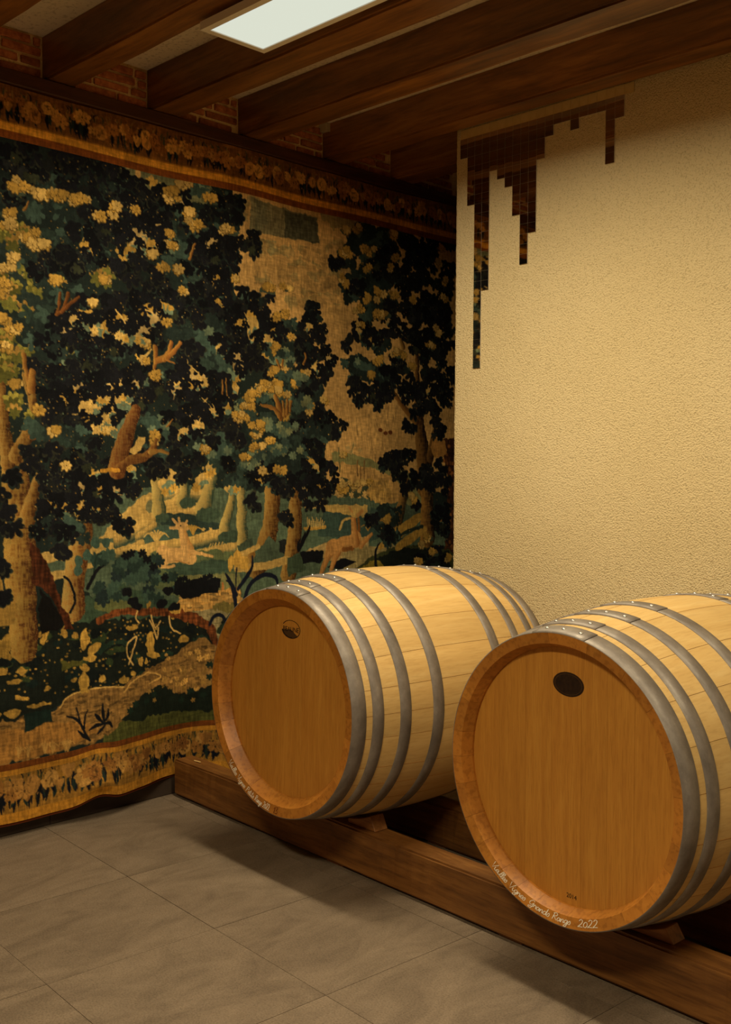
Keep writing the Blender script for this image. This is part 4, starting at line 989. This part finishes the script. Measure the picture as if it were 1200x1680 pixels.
    D = [(60, 270, 74, 34), (140, 285, 64, 40), (30, 330, 30, 30), (185, 310, 40, 40), (215, 330, 46, 36), (255, 330, 36, 34), (270, 358, 24, 30), (160, 370, 54, 28), (220, 365, 50, 20), (190, 395, 46, 20), (150, 425, 44, 24), (95, 425, 40, 20), (60, 445, 20, 16), (110, 440, 30, 20), (200, 440, 40, 28), (235, 455, 30, 26), (270, 470, 30, 28), (255, 500, 40, 26), (210, 500, 40, 24), (165, 500, 34, 26), (130, 525, 24, 18), (175, 565, 46, 18), (205, 575, 40, 20), (150, 600, 40, 22), (90, 560, 40, 30), (75, 610, 26, 30), (100, 640, 44, 40), (90, 690, 20, 34), (150, 640, 40, 22), (165, 668, 18, 20), (130, 680, 26, 20), (215, 620, 30, 24), (230, 650, 30, 24), (190, 625, 24, 20), (240, 600, 26, 16),
         (260, 555, 20, 24), (230, 530, 30, 18), (270, 520, 30, 16), (330, 370, 30, 20), (370, 350, 28, 24), (350, 400, 40, 24), (395, 345, 14, 22), (330, 430, 36, 24), (375, 430, 30, 30), (400, 405, 32, 26), (425, 410, 16, 18), (345, 470, 36, 30), (310, 500, 30, 30), (340, 510, 40, 30), (380, 480, 26, 30), (320, 560, 44, 30), (350, 580, 36, 30), (300, 590, 34, 30), (270, 640, 30, 16), (300, 660, 46, 20), (345, 660, 34, 30), (290, 690, 40, 18), (340, 695, 40, 16), (370, 700, 26, 26), (250, 730, 20, 14), (300, 730, 24, 14), (285, 765, 34, 16), (250, 775, 24, 18), (320, 765, 30, 14), (300, 782, 16, 12), (230, 745, 16, 10), (215, 795, 18, 24), (200, 780, 22, 14), (350, 720, 24, 14),
         (395, 505, 34, 26), (430, 500, 26, 22), (400, 540, 20, 24), (435, 535, 26, 26), (415, 580, 34, 26), (440, 605, 14, 18), (392, 600, 16, 18), (455, 560, 18, 18), (375, 560, 16, 40), (375, 640, 16, 26), (385, 720, 18, 24), (505, 510, 20, 16), (515, 530, 24, 20), (500, 560, 34, 24), (520, 590, 34, 22), (540, 615, 18, 18), (500, 615, 24, 14), (495, 640, 24, 18), (500, 690, 36, 22), (530, 680, 26, 16), (550, 700, 18, 18), (515, 745, 26, 20), (530, 775, 24, 18), (500, 780, 34, 18), (470, 795, 40, 14), (540, 800, 22, 14), (505, 815, 22, 14), (515, 832, 12, 10), (465, 815, 12, 16), (435, 785, 24, 12), (420, 835, 16, 22), (460, 855, 12, 16), (400, 765, 20, 16), (380, 770, 14, 14),
         (570, 475, 16, 14), (590, 480, 22, 14), (555, 435, 8, 8), (640, 430, 30, 24), (670, 400, 34, 30), (700, 420, 40, 34), (735, 400, 30, 30), (650, 460, 30, 22), (690, 460, 40, 30), (730, 470, 24, 40), (670, 510, 34, 30), (705, 520, 40, 34), (640, 550, 34, 18), (600, 555, 26, 16), (575, 560, 14, 18), (680, 560, 34, 24), (720, 580, 30, 40), (735, 540, 16, 40), (650, 610, 34, 20), (600, 640, 36, 18), (575, 635, 16, 14), (625, 655, 26, 18), (585, 655, 10, 12), (640, 645, 18, 20), (668, 640, 14, 18), (705, 620, 28, 40), (730, 640, 18, 60), (700, 670, 26, 26), (720, 700, 18, 24), (675, 655, 10, 14), (672, 705, 10, 16), (640, 765, 22, 20), (660, 760, 22, 18), (650, 785, 22, 16), (665, 800, 22, 16), (705, 775, 22, 24), (720, 790, 16, 30), (690, 800, 16, 20), (715, 840, 12, 30), (680, 835, 12, 12), (625, 880, 18, 12), (610, 855, 14, 12), (730, 870, 14, 40), (700, 920, 40, 20),
         (60, 745, 26, 16), (60, 765, 22, 14), (95, 755, 34, 24), (130, 760, 40, 24), (165, 730, 20, 14), (170, 760, 18, 12), (100, 795, 40, 24), (150, 800, 40, 24), (185, 790, 26, 20), (120, 830, 34, 16), (85, 825, 24, 20), (75, 860, 24, 22), (95, 880, 22, 14), (130, 850, 14, 12), (165, 850, 16, 14), (185, 835, 24, 18), (200, 860, 8, 16), (8, 788, 12, 10), (10, 812, 14, 12), (6, 850, 10, 10), (10, 875, 14, 14), (2, 940, 8, 12), (8, 985, 12, 14), (100, 905, 10, 6)]
    order = rg.permutation(len(D))
    for i in order:
        if D[i][0] > 560 or D[i][1] > 700 or rg.rand() > .06: clump('D', *D[i])
    for (x, y, z) in [(140, 518, 20), (150, 535, 26), (162, 548, 18), (170, 540, 24), (196, 524, 20), (206, 538, 26), (214, 548, 22), (236, 545, 18), (245, 512, 20), (256, 525, 16), (276, 505, 18), (232, 385, 18), (240, 375, 14), (226, 398, 22), (214, 412, 16), (250, 402, 18), (262, 372, 12), (316, 612, 18), (325, 624, 22), (330, 632, 20), (296, 628, 18), (308, 634, 18), (292, 640, 14), (338, 672, 18), (350, 676, 14), (312, 688, 14), (318, 698, 20), (302, 712, 16), (325, 700, 18), (140, 405, 14), (128, 640, 16), (125, 652, 18), (136, 668, 18), (178, 640, 18), (186, 648, 20), (200, 655, 16), (202, 660, 18), (145, 672, 20), (152, 690, 16), (205, 630, 14), (222, 632, 12),
                      (412, 520, 18), (414, 535, 22), (392, 535, 14), (440, 560, 18), (450, 545, 12), (392, 600, 16), (388, 590, 14), (360, 470, 12), (355, 460, 12), (357, 498, 14), (360, 570, 12), (505, 540, 14), (500, 615, 16), (515, 605, 16), (538, 590, 14), (515, 770, 14), (508, 760, 14), (497, 805, 12), (520, 800, 12), (430, 775, 14), (425, 790, 12), (185, 805, 14), (150, 835, 16), (138, 828, 14), (128, 835, 14), (165, 805, 10), (130, 800, 12), (100, 835, 12), (80, 830, 10), (90, 660, 10), (82, 650, 10), (98, 655, 10), (700, 570, 14), (720, 545, 16), (690, 545, 12), (706, 640, 14), (715, 630, 12), (668, 645, 10), (640, 530, 14), (655, 540, 12), (610, 560, 12), (590, 545, 14), (600, 648, 8), (220, 340, 10), (205, 385, 10), (170, 355, 10), (180, 365, 10), (275, 400, 12), (300, 335, 12), (95, 535, 10), (112, 545, 12), (120, 525, 14), (350, 400, 14), (340, 410, 12), (380, 405, 8)]: gap(x, y, z * 1.0, [pale, ochre, C(190, 156, 94)][rg.randint(3)] * rg.uniform(.85, 1.0))
    for a, n in [((283, 318, 17, 12), 6), ((305, 300, 12, 8), 3), ((345, 328, 12, 7), 2), ((316, 351, 13, 9), 2), ((306, 365, 10, 5), 2), ((330, 370, 16, 6), 4), ((375, 378, 20, 6), 4), ((285, 381, 10, 7), 2), ((288, 400, 14, 8), 3), ((255, 415, 9, 9), 2), ((272, 434, 9, 9), 2), ((293, 443, 9, 7), 2), ((305, 476, 8, 9), 2), ((385, 458, 9, 7), 2), ((440, 475, 16, 8), 3), ((470, 472, 10, 7), 2), ((463, 518, 14, 9), 4), ((476, 554, 9, 7), 2), ((450, 572, 10, 8), 2), ((473, 603, 9, 6), 2), ((446, 606, 8, 10), 2),
                 ((440, 632, 24, 12), 7), ((422, 642, 10, 8), 3), ((405, 652, 12, 9), 3), ((398, 684, 16, 9), 4), ((415, 672, 8, 7), 2), ((424, 698, 11, 11), 3), ((420, 716, 8, 7), 2), ((442, 722, 8, 7), 2), ((423, 735, 12, 7), 3), ((408, 752, 12, 6), 2), ((470, 683, 9, 6), 2), ((507, 668, 9, 9), 2), ((530, 658, 8, 5), 2), ((455, 772, 8, 7), 1), ((500, 614, 7, 5), 1), ((430, 770, 8, 6), 1), ((480, 632, 5, 5), 1),
                 ((70, 318, 26, 7), 5), ((95, 322, 16, 7), 4), ((120, 330, 12, 6), 3), ((22, 300, 10, 8), 2), ((34, 312, 14, 10), 3), ((138, 327, 7, 4), 1), ((10, 350, 14, 9), 3), ((14, 368, 12, 7), 3), ((40, 392, 12, 8), 3), ((64, 398, 14, 9), 4), ((62, 382, 8, 6), 2), ((10, 438, 16, 8), 4), ((10, 466, 12, 9), 3), ((4, 482, 8, 6), 2), ((26, 424, 12, 4), 2), ((8, 524, 12, 8), 3), ((25, 540, 11, 8), 3), ((10, 568, 7, 4), 1), ((170, 462, 7, 5), 1), ((150, 500, 7, 5), 1), ((88, 460, 6, 4), 1), ((185, 352, 4, 3), 1), ((165, 357, 8, 3), 2), ((226, 343, 5, 4), 1), ((192, 340, 6, 4), 1), ((25, 628, 5, 6), 1), ((60, 675, 4, 4), 1), ((88, 706, 4, 4), 1), ((104, 766, 4, 5), 1), ((175, 706, 10, 7), 2), ((168, 690, 10, 6), 2), ((240, 565, 12, 8), 3), ((278, 530, 7, 6), 1), ((255, 616, 5, 4), 1), ((240, 595, 7, 5), 1), ((250, 728, 6, 6), 2), ((340, 738, 5, 4), 1), ((258, 714, 4, 4), 1),
                 ((565, 378, 10, 7), 2), ((590, 377, 8, 12), 4), ((645, 384, 9, 8), 2), ((566, 413, 16, 9), 5), ((606, 413, 14, 11), 5), ((604, 441, 8, 6), 2), ((564, 458, 9, 10), 3), ((650, 422, 9, 8), 2), ((642, 440, 5, 5), 1), ((624, 485, 10, 11), 4), ((645, 483, 8, 7), 2), ((605, 491, 7, 5), 1), ((590, 508, 10, 8), 3), ((630, 514, 16, 9), 5), ((593, 530, 8, 5), 2), ((680, 490, 6, 9), 2), ((730, 489, 8, 5), 2), ((720, 407, 8, 4), 1), ((724, 430, 8, 5), 2), ((730, 460, 5, 8), 2), ((718, 543, 6, 8), 2), ((620, 592, 9, 8), 2), ((655, 578, 16, 10), 4), ((676, 602, 7, 7), 2), ((610, 614, 3, 3), 1), ((710, 570, 6, 6), 1), ((562, 745, 3, 3), 1), ((625, 853, 9, 6), 2), ((705, 880, 8, 8), 2), ((692, 895, 7, 6), 2), ((712, 905, 8, 6), 2), ((690, 918, 8, 7), 2), ((732, 915, 6, 5), 1), ((680, 815, 5, 10), 2)]:
        clump('O', *a, n=n, size=.85)
    for (x, y, rx, ry) in [(178, 672, 16, 12), (186, 690, 20, 14), (202, 658, 14, 12), (164, 700, 14, 8), (196, 706, 16, 10), (150, 668, 12, 8), (168, 655, 10, 8), (150, 535, 16, 8), (206, 546, 16, 9), (222, 556, 14, 8)]:
        blob(x, y, rx, ry, pale * rg.uniform(.85, .98), 6); blob(x + 3, y + ry * .7, rx * .9, ry * .5, tealL * 1.05, 5)
        for (cx, cy) in scatter(x, y, rx, ry, 5): rosette(cx, cy, LS * .42, [pale, ochre, tealL][rg.randint(3)] * rg.uniform(.9, 1.05), 7, ochre2 * .7)
        for (cx, cy) in scatter(x, y - ry, rx * 1.1, 4, 2): sprig(cx, cy - LS * .3, LS * rg.uniform(.6, .85), dark, math.pi / 2 + rg.uniform(-.5, .5), 6, 1.4)
    for (x, y, rx, ry) in [(445, 655, 34, 14), (430, 690, 22, 16), (462, 705, 26, 16), (470, 735, 30, 16), (440, 745, 28, 14), (490, 660, 18, 12), (400, 670, 18, 14), (465, 590, 18, 14), (485, 620, 16, 10), (410, 755, 22, 12)]:
        for (cx, cy) in scatter(x, y, rx, ry, 9): rosette(cx, cy, LS * rg.uniform(.42, .66), [teal, tealL, grey, tealD * 1.5][rg.randint(4)] * rg.uniform(.8, 1.1), 7)
    for (x, y, rx, ry, n) in [(438, 634, 26, 10, 9), (410, 650, 14, 8, 5), (460, 645, 14, 8, 4), (398, 682, 18, 9, 6), (424, 700, 14, 11, 5), (440, 722, 9, 6, 2), (422, 734, 12, 6, 3), (406, 752, 12, 6, 3), (400, 664, 12, 6, 3), (470, 684, 8, 5, 2), (560, 800, 9, 8, 4), (578, 796, 10, 8, 5), (600, 792, 10, 8, 4)]: clump('O', x, y, rx, ry, n=n, size=.75)
    blob(622, 806, 20, 20, C(172, 132, 66), 6, .3)
    for (cx, cy) in scatter(622, 806, 22, 19, 60): ell(cx, cy, 6, 3, 1.3, C(180, 140, 74) * rg.uniform(.75, 1.1))
    poly([(196, 690), (214, 680), (214, 720), (190, 770), (184, 750)], tealL, 4); poly([(212, 745), (228, 715), (240, 720), (226, 748)], pale * .9, 4); blob(208, 690, 12, 8, tealL, 4)
    # russet forked tree
    trunk([(192, 770), (205, 722), (216, 692), (224, 672)], (32, 26, 22, 16), 1.0, True, (C(150, 98, 48), C(110, 62, 30), C(64, 32, 16)))
    trunk([(188, 774), (212, 756), (238, 750), (252, 736), (258, 722)], (10, 12, 12, 10, 6), .9, False, (C(158, 104, 48), C(112, 66, 32), C(60, 32, 16))); trunk([(248, 742), (262, 740), (276, 744)], (8, 6, 4), .5, False)
    stroke([(166, 774), (180, 772), (194, 773)], 6, gold)

    # limbs that show in front of the leaves
    for P, W in [([(92, 515), (96, 498), (98, 482)], (5, 5, 5)), ([(92, 516), (104, 505), (112, 482)], (6, 6, 5)), ([(100, 512), (116, 498), (130, 488)], (6, 5, 3))]: trunk(P, W, .4, False, (C(150, 84, 36), C(110, 58, 26), tD))
    for P, W in [([(256, 605), (257, 590), (257, 570)], (6, 7, 7)), ([(258, 594), (276, 584), (283, 562)], (8, 10, 5)), ([(272, 590), (288, 576), (298, 562)], (8, 7, 4)), ([(275, 590), (288, 596)], (4, 2))]: trunk(P, W, .5, False, (C(196, 130, 58), C(156, 92, 40), C(96, 52, 24)))
    for P, W in [([(460, 685), (455, 665), (450, 650)], (9, 8, 6)), ([(465, 682), (463, 660)], (6, 4)), ([(469, 680), (470, 658)], (5, 4)), ([(474, 676), (475, 660)], (4, 4)), ([(458, 684), (448, 670), (428, 664)], (7, 6, 3)), ([(457, 602), (453, 590)], (4, 3)), ([(462, 603), (463, 590)], (3, 3)), ([(496, 598), (500, 588), (498, 580)], (3, 3, 2)), ([(365, 645), (365, 625)], (3, 3)), ([(372, 648), (371, 622)], (3, 2)), ([(274, 700), (284, 688)], (3, 2)), ([(312, 425), (320, 400)], (4, 4)), ([(40, 345), (48, 332)], (4, 3)), ([(46, 630), (40, 600), (38, 582)], (8, 8, 8)), ([(50, 640), (52, 612)], (13, 12))]: trunk(P, W, .4, False, (C(184, 124, 58), C(140, 86, 38), C(80, 44, 20)))
    for (P, c) in [([(316, 605), (324, 612), (330, 625), (322, 618)], pale), ([(190, 508), (200, 520), (206, 530)], pale), ([(240, 508), (252, 514)], pale), ([(270, 500), (273, 514), (277, 500)], tealL)]: stroke(P, 2.2, c)
    # loose light stitches among the dark leaves
    for _ in range(2300):
        x, y = rg.uniform(0, 740), rg.uniform(260, 900); t = from_img(x, y); i, j = int(t[1]), int(t[0])
        if 0 <= i < CH and 0 <= j < CW and img[i, j].sum() < .5: ell(*t, rg.uniform(.8, 2.2), rg.uniform(.8, 2.4), rg.uniform(0, 3), [ochre, tealL, pale][rg.randint(3)] * rg.uniform(.5, .9))
    # the part of the picture left of the great tree answers the right-hand part
    cw = int(from_img(-4, 700)[0]); img[:, :cw] = img[:, cw:2 * cw][:, ::-1]

    # ================================================= borders (straight bands in cloth space)
    def row(v): return int(round((V1 - v) / PX))
    def band(v1, v0, col, var=.15): w = window(0, CW, row(v1), row(v0) - 2); put(w, np.ones((w[3] - w[2], w[1] - w[0]), np.float32), col, var)
    goldB, brownB = C(166, 112, 36), C(98, 52, 18)
    def border(v1, v0, ground, up):
        band(v1, v0, ground, .2)
        y0, y1 = row(v1), row(v0); h = y1 - y0
        flower = [C(156, 110, 52), C(140, 94, 42), C(124, 80, 36), C(170, 124, 60)]
        x = -20
        while x < CW + 20:                    # leaf blades under the flowers
            for _ in range(3 if rg.rand() < .62 else 0):
                bx = x + rg.uniform(-14, 14); by = y0 + h * rg.uniform(.5, .66); L = h * rg.uniform(.22, .38)
                stroke([(bx, by - L * .3), (bx + rg.uniform(-3, 3), by + L * .4), (bx + rg.uniform(-5, 5), by + L)], (4, h * rg.uniform(.07, .12), 1), [dark, ink, C(30, 40, 34)][rg.randint(3)], .05, 1.0, img_px=False)
            for _ in range(2):
                bx = x + rg.uniform(-16, 16); by = y0 + h * rg.uniform(.3, .5)
                stroke([(bx, by), (bx + rg.uniform(-4, 4), by - h * .14), (bx + rg.uniform(-9, 9), by - h * rg.uniform(.16, .3))], (3, 4, 1), [C(50, 54, 34), C(110, 84, 40), dark][rg.randint(3)], .1, 1.0, img_px=False)
            x += rg.uniform(13, 19)
        x = -20
        while x < CW + 20:
            for _ in range(2):
                s = h * rg.uniform(.32, .52); cy = y0 + h * rg.uniform(.32, .66); cx = x + rg.uniform(-12, 12); c = flower[rg.randint(4)]
                k = rg.rand()
                if k < .5:
                    rosette(cx, cy, s, c, rg.randint(6, 9), c * .45)
                elif k < .8:                  # round petalled rose
                    ell(cx, cy, s * .42, s * .46, 0, c, .1, 1.5)
                    for q in range(4): ell(cx + rg.uniform(-.15, .15) * s, cy + rg.uniform(-.2, .2) * s, s * .2, s * .04, rg.uniform(0, 3), c * .6, alpha=.8)
                else:                         # tulip
                    for q in (-.4, 0, .4): lobe(cx, cy + s * .3, -math.pi / 2 + q, s * .7, s * .24, c * rg.uniform(.85, 1.1))
            x += rg.uniform(26, 40)
        for _ in range(700):
            ell(rg.uniform(0, CW), y0 + h * rg.uniform(.12, .9), rg.uniform(1, 3.5), rg.uniform(1, 2.5), rg.uniform(0, 3), [flower[0], flower[2] * .6, C(60, 44, 22)][rg.randint(3)], alpha=.7)
    border(V1, .990, C(96, 62, 26), True)
    band(.990, .967, goldB); band(.967, .944, brownB)
    band(-.862, -.880, brownB * 1.05)
    border(-.880, -1.004, C(140, 98, 38), False); band(-.880, -.896, goldB * 1.0); band(-1.004, V0, goldB * 1.02)
    r9 = row(.944); img[:r9] *= 1.28                    # upper border colours brightened to offset the dim light up there
    # overall weave and fading
    img *= (.90 + .2 * TH)[..., None]; img *= (.90 + .2 * BL)[..., None]
    img *= (1 + .10 * (rg.rand(CH, CW, 1) - .5)).astype(np.float32)
    return np.clip(img, .004, 1)

def tapestry():
    pic = weave_picture()
    h2, w2 = CH // 2, CW // 2
    pic = pic[:h2 * 2, :w2 * 2].reshape(h2, 2, w2, 2, 3).mean((1, 3))
    lin = np.where(pic <= .04045, pic / 12.92, ((pic + .055) / 1.055) ** 2.4).astype(np.float32)
    P2 = PX * 2
    cols = np.array([c for c in range(w2) if U0 + c * P2 > 1.36 or c % 2 == 0] , int)
    def shape(u, v):
        s = np.clip((V1 - v) / (V1 - V0), 0, 1)
        x = .030 + .006 * np.sin(u * 5.3 + v * 1.7) + .004 * np.sin(u * 13 - v * 3)
        x = x + s ** 4 * (.060 + .022 * np.sin(u * 10.5 + 2.4) + .010 * np.sin(u * 23))
        x = x - s ** 4 * .056 * np.exp(-((u - 2.05) / .14) ** 4)
        lift = .024 * np.exp(-((u - 1.69) / .055) ** 2) * np.clip((s - .86) / .14, 0, 1) + .010 * np.sin(u * 7.1 + .6) * s ** 6
        ridge = .030 * np.exp(-((u - 1.69) / .05) ** 2 - ((v + .99) / .03) ** 2)
        top = .004 * np.sin(u * 9) * np.clip(1 - s * 5, 0, 1) * np.clip(s * 20, 0, 1)
        return x + ridge, u * 1.43, (v + 1.0906 + lift + top) * 1.43
    t = NT('woven_wool', 0.95, 0, 0.08)
    ca = t.n('ShaderNodeVertexColor'); ca.layer_name = 'weave'
    f = t.noise(t.coords((1, 160, 420)), 1.0, 2, 0.6)
    g = t.noise(t.coords((1, 420, 60)), 1.0, 2, 0.5)
    c = t.mix(ca.outputs[0], t.ramp(f, [(0.3, (0.78, 0.78, 0.78, 1)), (0.7, (1.14, 1.14, 1.14, 1))]), 0.8, 'MULTIPLY')
    t.col(t.mix(c, t.ramp(g, [(0.3, (0.86, 0.86, 0.86, 1)), (0.7, (1.1, 1.1, 1.1, 1))]), 0.7, 'MULTIPLY'))
    t.bump(f, 0.5, 0.002)
    root = empty('tapestry', (0, 0, 0)); tag(root, 'large woven forest tapestry with deer and flower borders covering the left wall', 'tapestry')
    def part(name, v1, v0, label):
        r0, r1 = int(round((V1 - v1) / P2)), min(int(round((V1 - v0) / P2)), h2 - 1)
        rows = np.arange(r0, r1 + 1); nr, nc = len(rows), len(cols)
        U, Vv = np.meshgrid(U0 + cols * P2, V1 - rows * P2)
        x, y, z = shape(U, Vv)
        co = np.stack([x, y, z], -1).reshape(-1, 3).astype(np.float32)
        me = bpy.data.meshes.new(name)
        me.vertices.add(nr * nc); me.vertices.foreach_set('co', co.ravel())
        i = np.arange(nr * nc).reshape(nr, nc)
        q = np.stack([i[:-1, :-1], i[1:, :-1], i[1:, 1:], i[:-1, 1:]], -1).reshape(-1, 4)
        me.loops.add(q.size); me.loops.foreach_set('vertex_index', q.ravel().astype(np.int32))
        me.polygons.add(len(q)); me.polygons.foreach_set('loop_start', np.arange(0, q.size, 4, dtype=np.int32))
        me.polygons.foreach_set('use_smooth', np.ones(len(q), bool))
        me.update(calc_edges=True); me.validate()
        a = me.color_attributes.new('weave', 'FLOAT_COLOR', 'POINT')
        # a border's last row keeps its own colour, so bands meet cleanly
        rr = rows.copy(); rr[-1] = max(rr[-2], 0)
        c4 = np.ones((nr, nc, 4), np.float32); c4[..., :3] = lin[rr][:, cols]
        a.data.foreach_set('color', c4.ravel())
        me.materials.append(t.m)
        o = obj(name, me, root); o['label'] = label
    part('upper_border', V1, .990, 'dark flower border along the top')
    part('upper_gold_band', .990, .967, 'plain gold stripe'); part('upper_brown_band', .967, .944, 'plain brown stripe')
    part('forest_scene', .944, -.862, 'woodland picture with trees and two deer')
    part('lower_brown_band', -.862, -.880, 'plain brown stripe'); part('lower_gold_band', -.880, -.896, 'plain gold stripe')
    part('lower_border', -.896, -1.004, 'gold flower border along the bottom'); part('lower_edge_band', -1.004, V0, 'plain gold edge stripe')
    # lining behind, peeping out below the edge
    us = np.linspace(U0 + .004, U1 - .006, 240); vs = np.concatenate([np.linspace(V1 - .01, -.8, 14), np.linspace(-.82, V0 - .006, 14)])
    Ug, Vg = np.meshgrid(us, vs); x, y, z = shape(Ug, Vg)
    V = np.stack([x - .006, y, z], -1).reshape(-1, 3); i = np.arange(len(V)).reshape(len(vs), len(us))
    F = np.stack([i[:-1, :-1], i[1:, :-1], i[1:, 1:], i[:-1, 1:]], -1).reshape(-1, 4).tolist()
    tl = NT('lining_cloth', 0.95, 0, 0.05); tl.col(srgb(92, 44, 22))
    obj('lining', mesh('lining', V, F, tl.m, smooth=True), root)['label'] = 'red-brown lining cloth showing under the edge'
tapestry()
